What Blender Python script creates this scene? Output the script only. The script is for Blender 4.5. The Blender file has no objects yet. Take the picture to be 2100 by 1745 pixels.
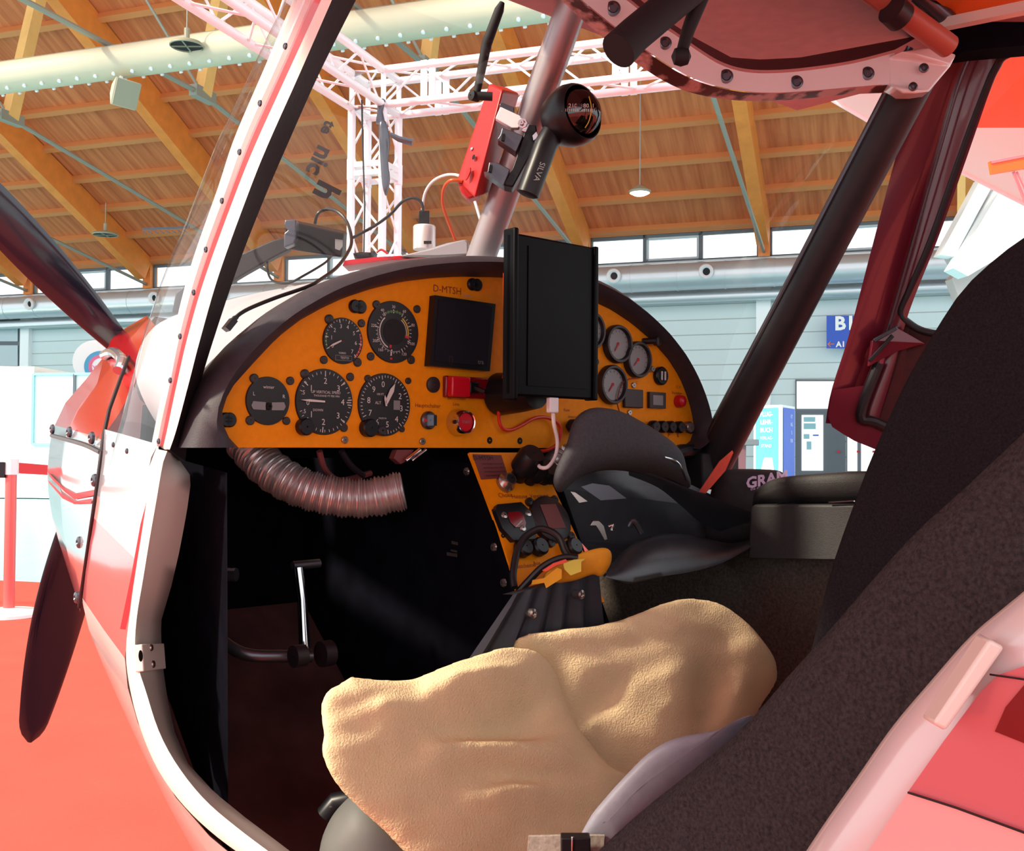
import bpy, bmesh, math, random
from mathutils import Vector, Matrix
from mathutils.geometry import tessellate_polygon
random.seed(7)
SC = bpy.context.scene
# ------------------------------------------------------------------ camera
FPX = 2200.0
PITCH, ROLL = math.radians(1.18), math.radians(0.4)
CAM = Vector((0, 0, 1.10))
_F = Vector((0, math.cos(PITCH), math.sin(PITCH)))
_r0 = Vector((1, 0, 0)); _u0 = Vector((0, -math.sin(PITCH), math.cos(PITCH)))
_R = _r0*math.cos(ROLL) + _u0*math.sin(ROLL)
_U = _u0*math.cos(ROLL) - _r0*math.sin(ROLL)
cam = bpy.data.cameras.new('camera'); cam_o = bpy.data.objects.new('camera', cam)
SC.collection.objects.link(cam_o); SC.camera = cam_o
cam.sensor_fit = 'HORIZONTAL'; cam.sensor_width = 36.0; cam.lens = FPX/2100*36
cam.clip_start = .05; cam.clip_end = 400
cam_o.matrix_world = Matrix(((_R.x, _U.x, -_F.x, CAM.x), (_R.y, _U.y, -_F.y, CAM.y), (_R.z, _U.z, -_F.z, CAM.z), (0, 0, 0, 1)))
# ------------------------------------------------------------------ world, sun, exposure
W = bpy.data.worlds.new('sky'); SC.world = W; W.use_nodes = True
_nt = W.node_tree; _bg = _nt.nodes['Background']
_tc = _nt.nodes.new('ShaderNodeTexCoord'); _sx = _nt.nodes.new('ShaderNodeSeparateXYZ')
_rp = _nt.nodes.new('ShaderNodeValToRGB')
_nt.links.new(_tc.outputs['Generated'], _sx.inputs[0]); _nt.links.new(_sx.outputs['Z'], _rp.inputs[0])
_rp.color_ramp.elements[0].position = 0.0; _rp.color_ramp.elements[0].color = (1.0, 1.0, 1.0, 1)
_rp.color_ramp.elements[1].position = 0.7; _rp.color_ramp.elements[1].color = (.86, .93, 1.0, 1)
_nt.links.new(_rp.outputs[0], _bg.inputs[0]); _bg.inputs[1].default_value = 1.3
# aircraft axes: La to the aircraft's right, Fa to its nose
TH = math.radians(42.0)
La = Vector((math.cos(TH), math.sin(TH), 0)); Fa = Vector((-math.sin(TH), math.cos(TH), 0)); Zv = Vector((0, 0, 1))
AO = Vector((0, 1.516, 0))
sun_dir = Vector((-.72, -.35, .60)).normalized()
sl = bpy.data.lights.new('sun', 'SUN'); sun = bpy.data.objects.new('sun', sl); SC.collection.objects.link(sun)
sl.energy = 5.0; sl.angle = math.radians(5); sl.color = (1.0, .88, .68)
sun.rotation_euler = sun_dir.to_track_quat('Z', 'Y').to_euler(); sun.location = sun_dir*40
SC.view_settings.view_transform = 'Standard'; SC.view_settings.look = 'None'
SC.view_settings.exposure = 0.45; SC.view_settings.gamma = 1.0; SC.view_settings.use_curve_mapping = False
SC.cycles.max_bounces = 7; SC.cycles.transparent_max_bounces = 24; SC.cycles.caustics_reflective = False; SC.cycles.caustics_refractive = False
SC.cycles.use_denoising = True; SC.cycles.sample_clamp_indirect = 6

# ------------------------------------------------------------------ geometry of the view: pixel -> place
def ray(x, y): return _F + _R*((x-1050)/FPX) + _U*((872.5-y)/FPX)
def P(x, y, d): return CAM + ray(x, y)*d
def onpl(x, y, p0, n):
    r = ray(x, y); return CAM + r*((p0-CAM).dot(n)/r.dot(n))
def A(l, f, z): return AO + La*l + Fa*f + Zv*z
def pl(x, y, l): return onpl(x, y, A(l, 0, 0), La)
def pf(x, y, f): return onpl(x, y, A(0, f, 0), Fa)
def pz(x, y, z): return onpl(x, y, Vector((0, 0, z)), Zv)
def toA(p):
    q = p-AO; return (q.dot(La), q.dot(Fa), q.z)
def unproj(v):
    q = v-CAM; z = q.dot(_F); return 1050+FPX*q.dot(_R)/z, 872.5-FPX*q.dot(_U)/z
# hall axes: Rw along the back wall, Nw from it towards the aircraft
W0 = Vector((0, 33.06, 0)); Rw = Vector((.9427, -.3336, 0)); Nw = Vector((-.3336, -.9427, 0))
def H(a, b, z): return W0 + Rw*a + Nw*b + Zv*z
def ph(x, y, b=0): return onpl(x, y, H(0, b, 0), Nw)

# ------------------------------------------------------------------ materials
def lin(c):
    out = []
    for v in c:
        v = v/255.0; out.append(v/12.92 if v <= .04045 else ((v+.055)/1.055)**2.4)
    return out
MATS = {}
def mat(name, col, rough=.6, metal=0.0, noise=0.0, nscale=30, bump=0.0, bscale=200, spec=.5, emit=0, coat=0.0, alpha=None, trans=0.0):
    m = bpy.data.materials.new(name); m.use_nodes = True; nt = m.node_tree; b = nt.nodes['Principled BSDF']
    c = lin(col); b.inputs['Base Color'].default_value = (*c, 1)
    b.inputs['Roughness'].default_value = rough; b.inputs['Metallic'].default_value = metal
    b.inputs['Specular IOR Level'].default_value = spec
    if coat: b.inputs['Coat Weight'].default_value = coat; b.inputs['Coat Roughness'].default_value = .08
    if trans: b.inputs['Transmission Weight'].default_value = trans
    if emit: b.inputs['Emission Color'].default_value = (*c, 1); b.inputs['Emission Strength'].default_value = emit
    tc = nt.nodes.new('ShaderNodeTexCoord')
    if noise:
        n = nt.nodes.new('ShaderNodeTexNoise'); n.inputs['Scale'].default_value = nscale; n.inputs['Detail'].default_value = 4
        nt.links.new(tc.outputs['Object'], n.inputs['Vector'])
        r = nt.nodes.new('ShaderNodeValToRGB'); e = r.color_ramp.elements
        e[0].position = .3; e[1].position = .7
        e[0].color = (*[max(0, v*(1-noise)) for v in c], 1); e[1].color = (*[min(1, v*(1+noise)) for v in c], 1)
        nt.links.new(n.outputs['Fac'], r.inputs[0]); nt.links.new(r.outputs[0], b.inputs['Base Color'])
    if bump:
        n2 = nt.nodes.new('ShaderNodeTexNoise'); n2.inputs['Scale'].default_value = bscale; n2.inputs['Detail'].default_value = 3
        nt.links.new(tc.outputs['Object'], n2.inputs['Vector'])
        bp = nt.nodes.new('ShaderNodeBump'); bp.inputs['Strength'].default_value = bump; bp.inputs['Distance'].default_value = .002
        nt.links.new(n2.outputs['Fac'], bp.inputs['Height']); nt.links.new(bp.outputs[0], b.inputs['Normal'])
    if alpha is not None: b.inputs['Alpha'].default_value = alpha
    MATS[name] = m; return m
def clear(name, tint=(1, 1, 1), gloss=.08, rough=.02, fres=.3):
    m = bpy.data.materials.new(name); m.use_nodes = True; nt = m.node_tree; nt.nodes.clear()
    o = nt.nodes.new('ShaderNodeOutputMaterial'); mx = nt.nodes.new('ShaderNodeMixShader')
    t = nt.nodes.new('ShaderNodeBsdfTransparent'); t.inputs[0].default_value = (*tint, 1)
    g = nt.nodes.new('ShaderNodeBsdfGlossy'); g.inputs['Roughness'].default_value = rough
    f = nt.nodes.new('ShaderNodeLayerWeight'); f.inputs[0].default_value = .25
    pw = nt.nodes.new('ShaderNodeMath'); pw.operation = 'POWER'; pw.inputs[1].default_value = 2.3; nt.links.new(f.outputs['Facing'], pw.inputs[0])
    mt = nt.nodes.new('ShaderNodeMath'); mt.operation = 'MULTIPLY_ADD'; mt.inputs[1].default_value = fres; mt.inputs[2].default_value = gloss
    nt.links.new(pw.outputs[0], mt.inputs[0]); nt.links.new(mt.outputs[0], mx.inputs[0])
    nt.links.new(t.outputs[0], mx.inputs[1]); nt.links.new(g.outputs[0], mx.inputs[2]); nt.links.new(mx.outputs[0], o.inputs[0])
    MATS[name] = m; return m
def glow(name, col, s):
    m = bpy.data.materials.new(name); m.use_nodes = True; nt = m.node_tree; nt.nodes.clear()
    o = nt.nodes.new('ShaderNodeOutputMaterial'); e = nt.nodes.new('ShaderNodeEmission')
    e.inputs[0].default_value = (*lin(col), 1); e.inputs[1].default_value = s; nt.links.new(e.outputs[0], o.inputs[0])
    MATS[name] = m; return m

# ------------------------------------------------------------------ mesh builder
_tx = {}
BOLD = ('B1', 'GRAM', 'A1 - A6', 'FLUG-', 'LEHR-', 'BUCH', 'nic', 'h', 'te')
def text_geo(s):
    if s in _tx: return _tx[s]
    cu = bpy.data.curves.new('t', 'FONT'); cu.body = s; cu.offset = .035 if s in BOLD else 0.0; cu.size = 1.0; cu.resolution_u = 2
    cu.align_x = 'CENTER'; cu.align_y = 'CENTER'
    ob = bpy.data.objects.new('t', cu); SC.collection.objects.link(ob)
    dg = bpy.context.evaluated_depsgraph_get(); dg.update()
    me = bpy.data.meshes.new_from_object(ob.evaluated_get(dg))
    vs = [(v.co.x, v.co.y) for v in me.vertices]; fs = [tuple(p.vertices) for p in me.polygons]
    bpy.data.objects.remove(ob); bpy.data.curves.remove(cu); bpy.data.meshes.remove(me)
    _tx[s] = (vs, fs); return _tx[s]
def catmull(pts, n=6, closed=False):
    pts = [Vector(p) for p in pts]; out = []; N = len(pts)
    if N < 3 or n <= 1: return pts
    rng = range(N) if closed else range(N-1)
    for i in rng:
        if closed: p0, p1, p2, p3 = pts[i-1], pts[i], pts[(i+1) % N], pts[(i+2) % N]
        else: p0, p1, p2, p3 = pts[max(i-1, 0)], pts[i], pts[i+1], pts[min(i+2, N-1)]
        for k in range(n):
            t = k/n
            out.append(.5*((2*p1)+(p2-p0)*t+(2*p0-5*p1+4*p2-p3)*t*t+(3*p1-p0-3*p2+p3)*t**3))
    if not closed: out.append(pts[-1])
    return out
class MB:
    def __init__(s): s.v = []; s.f = []; s.m = []; s.mats = []
    def mi(s, name):
        if name not in s.mats: s.mats.append(name)
        return s.mats.index(name)
    def add(s, vs, fs, m):
        k = len(s.v); i = s.mi(m); s.v += [Vector(v) for v in vs]
        for f in fs: s.f.append([k+j for j in f]); s.m.append(i)
        return s
    def hexa(s, p, m):  # p: 4 bottom, 4 top
        return s.add(p, [(3, 2, 1, 0), (4, 5, 6, 7), (0, 1, 5, 4), (1, 2, 6, 5), (2, 3, 7, 6), (3, 0, 4, 7)], m)
    def box(s, c, ax, ay, az, m):  # half vectors
        c = Vector(c); p = [c+ax*i+ay*j-az for i, j in ((-1, -1), (1, -1), (1, 1), (-1, 1))]+[c+ax*i+ay*j+az for i, j in ((-1, -1), (1, -1), (1, 1), (-1, 1))]
        return s.hexa(p, m)
    def bar(s, p, q, w, h, m, up=Zv):
        p, q = Vector(p), Vector(q); d = (q-p).normalized(); x = d.cross(up)
        if x.length < 1e-4: x = d.cross(Vector((1, 0, 0)))
        x.normalize(); y = x.cross(d)
        return s.box((p+q)/2, x*(w/2), y*(h/2), (q-p)/2, m)
    def tube(s, pts, r, m, n=10, caps=True, smooth=1):
        pts = catmull(pts, smooth) if smooth > 1 else [Vector(p) for p in pts]
        N = len(pts); rr = r if isinstance(r, (list, tuple)) else [r]*N
        if len(rr) != N:
            R = rr; rr = [R[0]+(R[-1]-R[0])*i/(N-1) if len(R) == 2 else R[min(len(R)-1, int(i*len(R)/N))] for i in range(N)]
        x = None; vs = []
        for i, p in enumerate(pts):
            t = (pts[min(i+1, N-1)]-pts[max(i-1, 0)]).normalized()
            if x is None:
                x = t.cross(Zv)
                if x.length < 1e-3: x = t.cross(Vector((1, 0, 0)))
            x = (x-t*x.dot(t)).normalized(); y = t.cross(x)
            for k in range(n):
                a = 2*math.pi*k/n; vs.append(p+(x*math.cos(a)+y*math.sin(a))*rr[i])
        fs = [(i*n+k, i*n+(k+1) % n, (i+1)*n+(k+1) % n, (i+1)*n+k) for i in range(N-1) for k in range(n)]
        if caps: fs += [tuple(reversed(range(n))), tuple((N-1)*n+k for k in range(n))]
        return s.add(vs, fs, m)
    def lathe(s, c, ax, prof, m, n=32, e=None):  # prof: (r, h)
        c, ax = Vector(c), Vector(ax).normalized(); x = ax.cross(Zv)
        if x.length < 1e-3: x = ax.cross(Vector((1, 0, 0)))
        x.normalize(); y = ax.cross(x); vs = []
        for r, h in prof:
            for k in range(n):
                a = 2*math.pi*k/n; vs.append(c+ax*h+(x*math.cos(a)+y*math.sin(a))*max(r, 1e-5))
        N = len(prof)
        fs = [(i*n+k, i*n+(k+1) % n, (i+1)*n+(k+1) % n, (i+1)*n+k) for i in range(N-1) for k in range(n)]
        return s.add(vs, fs, m)
    def poly(s, pts, m, ext=None):
        pts = [Vector(p) for p in pts]; n = len(pts)
        tr = [tuple(t) for t in tessellate_polygon([pts])]
        if ext is None: return s.add(pts, tr, m)
        ext = Vector(ext)
        return s.add(pts+[p+ext for p in pts], tr+[tuple(n+i for i in reversed(t)) for t in tr]+[(i, (i+1) % n, n+(i+1) % n, n+i) for i in range(n)], m)
    def grid(s, rows, m, closed=False, flip=False):
        n = len(rows[0]); vs = [p for r in rows for p in r]; fs = []
        for i in range(len(rows)-1):
            for k in range(n if closed else n-1):
                q = (i*n+k, i*n+(k+1) % n, (i+1)*n+(k+1) % n, (i+1)*n+k); fs.append(tuple(reversed(q)) if flip else q)
        return s.add(vs, fs, m)
    def text(s, t, c, ex, ey, size, m, off=0.0):
        vs, fs = text_geo(t); n = ex.cross(ey).normalized()
        return s.add([Vector(c)+ex*(x*size)+ey*(y*size)+n*off for x, y in vs], fs, m)
    def inflate(s, outline, spine, th, nrm, m, rings=9, disp=None, back=.5):
        """closed rounded body: outline (3D loop), spine (3D line), swelling th along nrm in front and th*back behind"""
        N = len(outline); nrm = Vector(nrm).normalized()
        sps = []
        for i in range(len(spine)-1): sps += [spine[i].lerp(spine[i+1], k/12) for k in range(12)]
        sps.append(spine[-1])
        def near(p):
            acc = Vector(); W_ = 0
            for q in sps: w = 1/max((p-q).length, 1e-4)**3; acc += q*w; W_ += w
            return acc/W_
        sp = [near(p) for p in outline]
        for sgn, amp in ((1, 1.0), (-1, back)):
            rows = []
            for k in range(rings+1):
                t = k/rings; row = []
                hgt = math.sqrt(max(0, 1-(1-t)**2))
                for p, q in zip(outline, sp):
                    v = p.lerp(q, t*t*.35+t*.65)+nrm*(sgn*amp*th*hgt)
                    if disp and sgn > 0: v = v+nrm*(disp(v)*hgt)
                    row.append(v)
                rows.append(row)
            s.grid(rows, m, closed=True, flip=(sgn < 0))
        return s
    def build(s, name, parent=None, smooth=35, bevel=0, sub=0, origin=None, solid=0, remesh=0, **props):
        me = bpy.data.meshes.new(name)
        lo = Vector((min(v[i] for v in s.v) for i in range(3))); hi = Vector((max(v[i] for v in s.v) for i in range(3)))
        o = Vector(origin) if origin is not None else Vector(((lo.x+hi.x)/2, (lo.y+hi.y)/2, lo.z))
        me.from_pydata([v-o for v in s.v], [], s.f)
        for n in s.mats: me.materials.append(MATS[n])
        me.polygons.foreach_set('material_index', s.m)
        bm = bmesh.new(); bm.from_mesh(me); bmesh.ops.remove_doubles(bm, verts=bm.verts, dist=1e-5)
        if not props.get('keepn'): bmesh.ops.recalc_face_normals(bm, faces=bm.faces)
        props.pop('keepn', None)
        bm.to_mesh(me); bm.free()
        if smooth:
            me.polygons.foreach_set('use_smooth', [True]*len(me.polygons)); me.set_sharp_from_angle(angle=math.radians(smooth))
        ob = bpy.data.objects.new(name, me); SC.collection.objects.link(ob)
        po = world_of(parent) if parent else Vector((0, 0, 0)); ob.location = o-po; ob['_w'] = tuple(o)
        if parent: ob.parent = parent
        if solid:
            q = ob.modifiers.new('s', 'SOLIDIFY'); q.thickness = solid; q.offset = 0
        if remesh:
            q = ob.modifiers.new('r', 'REMESH'); q.mode = 'VOXEL'; q.voxel_size = remesh; q.use_smooth_shade = True
            q = ob.modifiers.new('m', 'SMOOTH'); q.factor = .5; q.iterations = 2
        if bevel:
            q = ob.modifiers.new('b', 'BEVEL'); q.width = bevel; q.segments = 3; q.limit_method = 'ANGLE'; q.angle_limit = math.radians(40)
        if sub:
            q = ob.modifiers.new('u', 'SUBSURF'); q.levels = sub; q.render_levels = sub
        for k, v in props.items(): ob[k] = v
        return ob
def world_of(o): return Vector(o['_w'])
def thing(name, loc, label, category, group=None):
    o = bpy.data.objects.new(name, None); SC.collection.objects.link(o); o.empty_display_size = .1
    o.location = loc; o['_w'] = tuple(Vector(loc)); o['label'] = label; o['category'] = category
    if group: o['group'] = group
    return o
def copy_thing(o, delta, label, parent=None):
    c = o.copy(); SC.collection.objects.link(c)
    if parent is None: c.location = Vector(o.location)+Vector(delta)
    else: c.parent = parent
    c['_w'] = tuple(Vector(o['_w'])+Vector(delta))
    if label: c['label'] = label
    for ch in [x for x in SC.objects if x.parent == o]: copy_thing(ch, delta, None, c)
    return c
# ------------------------------------------------------------------ material list
mat('nose_paint', (186, 180, 188), .12, coat=1.0)
mat('display_face', (27, 28, 38), .5, spec=.1)
mat('tablet_black', (7, 7, 11), .4, spec=.08)
mat('white_paint', (222, 212, 212), .22, coat=.6, spec=.5)
mat('cream_jamb', (232, 222, 212), .35, coat=.3)
mat('salmon_decal', (206, 108, 116), .16, coat=.8)
mat('pale_decal', (240, 178, 176), .16, coat=.8)
mat('red_gloss', (160, 16, 20), .22, coat=.35, spec=.4)
mat('dark_red_decal', (120, 8, 22), .2)
mat('mirror_paint', (205, 205, 215), .10, metal=.75)
mat('seam', (30, 12, 20), .6)
mat('black_trim', (26, 20, 26), .55, noise=.25, nscale=60, bump=.1)
mat('black_plastic', (17, 17, 23), .38, spec=.35)
mat('black_matte', (16, 16, 22), .75)
mat('black_hole', (6, 6, 8), .9)
mat('interior_black', (13, 13, 20), .9, noise=.3, nscale=25, spec=.02)
mat('interior_brown', (96, 86, 80), .95, noise=.35, nscale=220, bump=.5, bscale=500, spec=.15)
mat('floor_mat', (74, 44, 44), .9, noise=.5, nscale=9, spec=.15)
mat('hood_vinyl', (52, 46, 54), .6, noise=.15, nscale=90, bump=.12, bscale=600)
mat('deck_vinyl', (176, 178, 184), .45, noise=.06, nscale=15)
mat('panel_orange', (236, 140, 0), .6, noise=.05, nscale=120, spec=.2)
mat('panel_ink', (122, 42, 20), .6)
mat('dial_black', (18, 19, 24), .5)
mat('dial_white', (205, 200, 195), .5)
mat('dial_grey', (128, 126, 128), .35)
mat('dial_yellow', (190, 160, 40), .5)
mat('dial_green', (60, 120, 50), .5)
mat('dial_red', (190, 30, 40), .5)
mat('glass_dark', (8, 9, 14), .12, spec=.08)
mat('screw_black', (34, 26, 32), .45)
mat('screw_steel', (170, 160, 155), .25, metal=.9)
mat('chrome', (215, 215, 220), .12, metal=1.0)
mat('steel_dark', (90, 92, 100), .3, metal=.8)
mat('red_plastic', (190, 10, 34), .3)
mat('red_case', (184, 26, 26), .4)
mat('silver_tube', (168, 158, 160), .36, metal=.55)
mat('silver_can', (215, 212, 210), .35, metal=.5)
mat('white_cable', (232, 226, 228), .4)
mat('pink_cable', (205, 150, 148), .4)
mat('red_cable', (206, 44, 26), .4)
mat('orange_cable', (214, 84, 40), .4)
mat('black_cable', (20, 20, 24), .4)
mat('leather', (60, 62, 68), .30, noise=.15, nscale=50, bump=.12, bscale=900, spec=.6)
mat('leather_grey', (46, 45, 46), .5, noise=.15, nscale=200, bump=.3, bscale=900)
mat('tunnel_vinyl', (40, 42, 52), .5, noise=.1, nscale=60)
mat('hood_cloth', (70, 70, 75), .8, noise=.15, nscale=260, bump=.3, bscale=900, spec=.25)
mat('seat_vinyl', (96, 96, 94), .62, noise=.08, nscale=30)
mat('seat_edge', (132, 130, 142), .5, noise=.08, nscale=80, bump=.1)
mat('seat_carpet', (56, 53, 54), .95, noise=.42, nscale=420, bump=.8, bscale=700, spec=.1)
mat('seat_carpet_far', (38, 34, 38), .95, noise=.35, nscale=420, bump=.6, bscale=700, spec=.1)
mat('fleece', (230, 208, 164), .95, noise=.07, nscale=14, bump=.7, bscale=420, spec=.1)
mat('webbing', (150, 142, 132), .8, noise=.2, nscale=300, bump=.3)
mat('yellow_cloth', (214, 146, 16), .7, noise=.1, nscale=60)
mat('yellow_pale', (196, 178, 70), .7)
mat('orange_web', (232, 86, 66), .7, noise=.06, nscale=200)
mat('door_red', (112, 32, 50), .28, coat=.4)
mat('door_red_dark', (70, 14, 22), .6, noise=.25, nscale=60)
mat('roof_pink', (180, 138, 142), .6, noise=.08, nscale=40)
mat('roof_orange', (226, 120, 20), .6)
mat('roof_tube', (176, 92, 76), .4)
mat('hose_foil', (200, 190, 190), .34, metal=.8)
mat('placard', (110, 50, 50), .6)
mat('carpet_red', (204, 88, 76), .95, noise=.05, nscale=3, bump=.3, bscale=60, spec=.1)
mat('hall_floor', (146, 204, 218), .25, noise=.05, nscale=2)
mat('wood_rafter', (238, 142, 62), .6, noise=.08, nscale=3)
mat('wood_strut', (236, 190, 116), .6, noise=.06, nscale=3)
mat('wood_purlin', (214, 136, 80), .6)
mat('steel_rod', (150, 152, 140), .5, metal=.2)
mat('duct_cream', (198, 194, 170), .6, noise=.04, nscale=.8, bump=.1, bscale=1)
mat('duct_metal', (206, 212, 218), .30, metal=.55)
mat('lamp_grey', (150, 150, 130), .5)
mat('truss_alu', (238, 242, 248), .3, metal=.1)
mat('frame_grey', (96, 104, 112), .6)
mat('frame_light', (190, 205, 212), .6)
mat('pilaster', (250, 253, 255), .6)
mat('booth_white', (245, 250, 250), .5)
mat('booth_line', (150, 205, 215), .5)
mat('belt_red', (220, 26, 40), .5)
mat('post_red', (214, 110, 108), .25, metal=.35)
mat('sign_blue', (50, 92, 200), .5)
mat('sign_white', (250, 250, 250), .5)
mat('sign_orange', (240, 130, 30), .5)
mat('sign_cyan', (96, 188, 226), .5)
mat('sign_violet', (92, 118, 214), .5)
mat('balloon_white', (250, 245, 248), .5)
mat('balloon_blue', (80, 160, 205), .5)
mat('balloon_pink', (235, 110, 150), .5)
mat('canopy_white', (246, 222, 216), .35)
mat('canopy_orange', (246, 104, 24), .4)
mat('grey_slab', (190, 180, 178), .6)
mat('bag_black', (40, 34, 38), .8, noise=.2, nscale=120)
mat('logo_lilac', (216, 190, 226), .5)
mat('desk_maroon', (128, 84, 90), .5)
mat('prop_black', (14, 18, 34), .2, coat=.6)
mat('prop_tip', (160, 60, 50), .4)
mat('prop_pink', (240, 120, 170), .4)
glow('daylight', (250, 254, 255), 1.3)
glow('lamp_glow', (255, 236, 190), 14)
clear('acrylic', (.97, .97, .97), .035, .04, .75)
clear('pane', (.97, 1, 1), .02)
clear('compass_glass', (.5, .48, .45), .10)

def wood_planks():
    m = mat('wood_ceiling', (190, 106, 56), .75); nt = m.node_tree; b = nt.nodes['Principled BSDF']
    tc = nt.nodes.new('ShaderNodeTexCoord'); vr = nt.nodes.new('ShaderNodeVectorRotate'); vr.rotation_type = 'Z_AXIS'
    vr.inputs['Angle'].default_value = math.atan2(.3336, .9427)
    nt.links.new(tc.outputs['Object'], vr.inputs['Vector'])
    mp = nt.nodes.new('ShaderNodeMapping'); mp.inputs['Scale'].default_value = (7.0, .35, .35)
    nt.links.new(vr.outputs[0], mp.inputs['Vector'])
    n = nt.nodes.new('ShaderNodeTexNoise'); n.inputs['Scale'].default_value = 1.0; n.inputs['Detail'].default_value = 6
    nt.links.new(mp.outputs[0], n.inputs['Vector'])
    r = nt.nodes.new('ShaderNodeValToRGB'); e = r.color_ramp.elements; e[0].position = .32; e[1].position = .68
    e[0].color = (*lin((186, 96, 54)), 1); e[1].color = (*lin((222, 132, 80)), 1)
    nt.links.new(n.outputs['Fac'], r.inputs[0]); nt.links.new(r.outputs[0], b.inputs['Base Color'])
wood_planks()
def siding():
    m = mat('wall_siding', (196, 214, 216), .6); nt = m.node_tree; b = nt.nodes['Principled BSDF']
    g = nt.nodes.new('ShaderNodeNewGeometry'); sx = nt.nodes.new('ShaderNodeSeparateXYZ'); nt.links.new(g.outputs['Position'], sx.inputs[0])
    md = nt.nodes.new('ShaderNodeMath'); md.operation = 'MODULO'; md.inputs[1].default_value = .44; nt.links.new(sx.outputs['Z'], md.inputs[0])
    lt = nt.nodes.new('ShaderNodeMath'); lt.operation = 'LESS_THAN'; lt.inputs[1].default_value = .03; nt.links.new(md.outputs[0], lt.inputs[0])
    r = nt.nodes.new('ShaderNodeValToRGB'); r.color_ramp.elements[0].color = (*lin((214, 228, 230)), 1); r.color_ramp.elements[1].color = (*lin((168, 180, 180)), 1)
    nt.links.new(lt.outputs[0], r.inputs[0]); nt.links.new(r.outputs[0], b.inputs['Base Color'])
siding()
# painted jamb edge with weathering
def scuffed():
    m = mat('scuffed_edge', (200, 160, 160), .6); nt = m.node_tree; b = nt.nodes['Principled BSDF']
    tc = nt.nodes.new('ShaderNodeTexCoord'); n = nt.nodes.new('ShaderNodeTexNoise'); n.inputs['Scale'].default_value = 28; n.inputs['Detail'].default_value = 7
    nt.links.new(tc.outputs['Object'], n.inputs['Vector']); r = nt.nodes.new('ShaderNodeValToRGB'); e = r.color_ramp.elements
    e[0].position = .44; e[1].position = .54; e[0].color = (*lin((70, 36, 36)), 1); e[1].color = (*lin((206, 170, 168)), 1)
    nt.links.new(n.outputs['Fac'], r.inputs[0]); nt.links.new(r.outputs[0], b.inputs['Base Color'])
scuffed()
# ================================================================== THE HALL
def zc(b): return 7.65+.504*b
A0, A1 = -42, 22
m = MB(); m.add([Vector((-70, -12, -.02)), Vector((60, -12, -.02)), Vector((60, 60, -.02)), Vector((-70, 60, -.02))], [(0, 1, 2, 3)], 'hall_floor')
m.build('floor', kind='structure', smooth=0)
m = MB()
# red carpet ends about nine metres ahead of the aircraft on the left
cz = .004
c0 = pz(0, 1190, cz); c1 = pz(330, 1205, cz); cdir = (c1-c0).normalized()
m.poly([c0-cdir*14, c0+cdir*18, c0+cdir*18+Vector((0, -13.5, 0)), c0-cdir*14+Vector((0, -13.5, 0))], 'carpet_red', ext=(0, 0, -.012))
m.build('carpet', label='bright red exhibition carpet spread under the aircraft', category='carpet')
# back wall: below and above the window band
m = MB()
m.hexa([H(A0, -.4, 0), H(A1, -.4, 0), H(A1, 0, 0), H(A0, 0, 0), H(A0, -.4, 6.6), H(A1, -.4, 6.6), H(A1, 0, 6.6), H(A0, 0, 6.6)], 'wall_siding')
m.hexa([H(A0, -.4, 7.44), H(A1, -.4, 7.44), H(A1, 0, 7.44), H(A0, 0, 7.44), H(A0, -.4, 7.7), H(A1, -.4, 7.7), H(A1, 0, 7.7), H(A0, 0, 7.7)], 'wood_purlin')
wall = m.build('wall_back', kind='structure', smooth=0)
RAF = [7.6+5.3*k for k in (-5, -4, -3, -2, -1, 0, 1)]
for a in RAF:
    m = MB(); m.box(H(a+.0, .09, 2.9), Rw*.2, Nw*.09, Zv*2.9, 'pilaster'); m.build('pilaster', wall, smooth=0)
    m = MB(); m.box(H(a, -.1, 7.05), Rw*.16, Nw*.2, Zv*.45, 'wood_rafter'); m.build('window_post', wall, smooth=0)
# windows: three to a bay
nwin = 0
for k in range(-6, 2):
    a0 = 7.6+5.3*k+.16; a1 = 7.6+5.3*(k+1)-.16; w = (a1-a0)/3
    for j in range(3):
        nwin += 1; x0, x1 = a0+j*w, a0+(j+1)*w; t = .055
        if x1 < -34: continue
        m = MB()
        for (u0, u1, z0, z1) in ((x0, x1, 6.6, 6.6+t), (x0, x1, 7.44-t*1.8, 7.44), (x0, x0+t, 6.6, 7.44), (x1-t, x1, 6.6, 7.44)):
            m.box(H((u0+u1)/2, -.12, (z0+z1)/2), Rw*((u1-u0)/2), Nw*.06, Zv*((z1-z0)/2), 'frame_grey')
        if j == 1:
            for (u0, u1, z0, z1) in ((x0+t, x1-t, 6.66, 6.72), (x0+t, x1-t, 7.28, 7.34), (x0+t, x0+t+.06, 6.66, 7.34), (x1-t-.06, x1-t, 6.66, 7.34)):
                m.box(H((u0+u1)/2, -.10, (z0+z1)/2), Rw*((u1-u0)/2), Nw*.05, Zv*((z1-z0)/2), 'frame_light')
        wo = m.build('window_%d' % nwin, kind='structure', smooth=0)
        m = MB(); m.add([H(x0+t, -.13, 6.65), H(x1-t, -.13, 6.65), H(x1-t, -.13, 7.36), H(x0+t, -.13, 7.36)], [(0, 1, 2, 3)], 'pane'); m.build('pane', wo, smooth=0)
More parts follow.
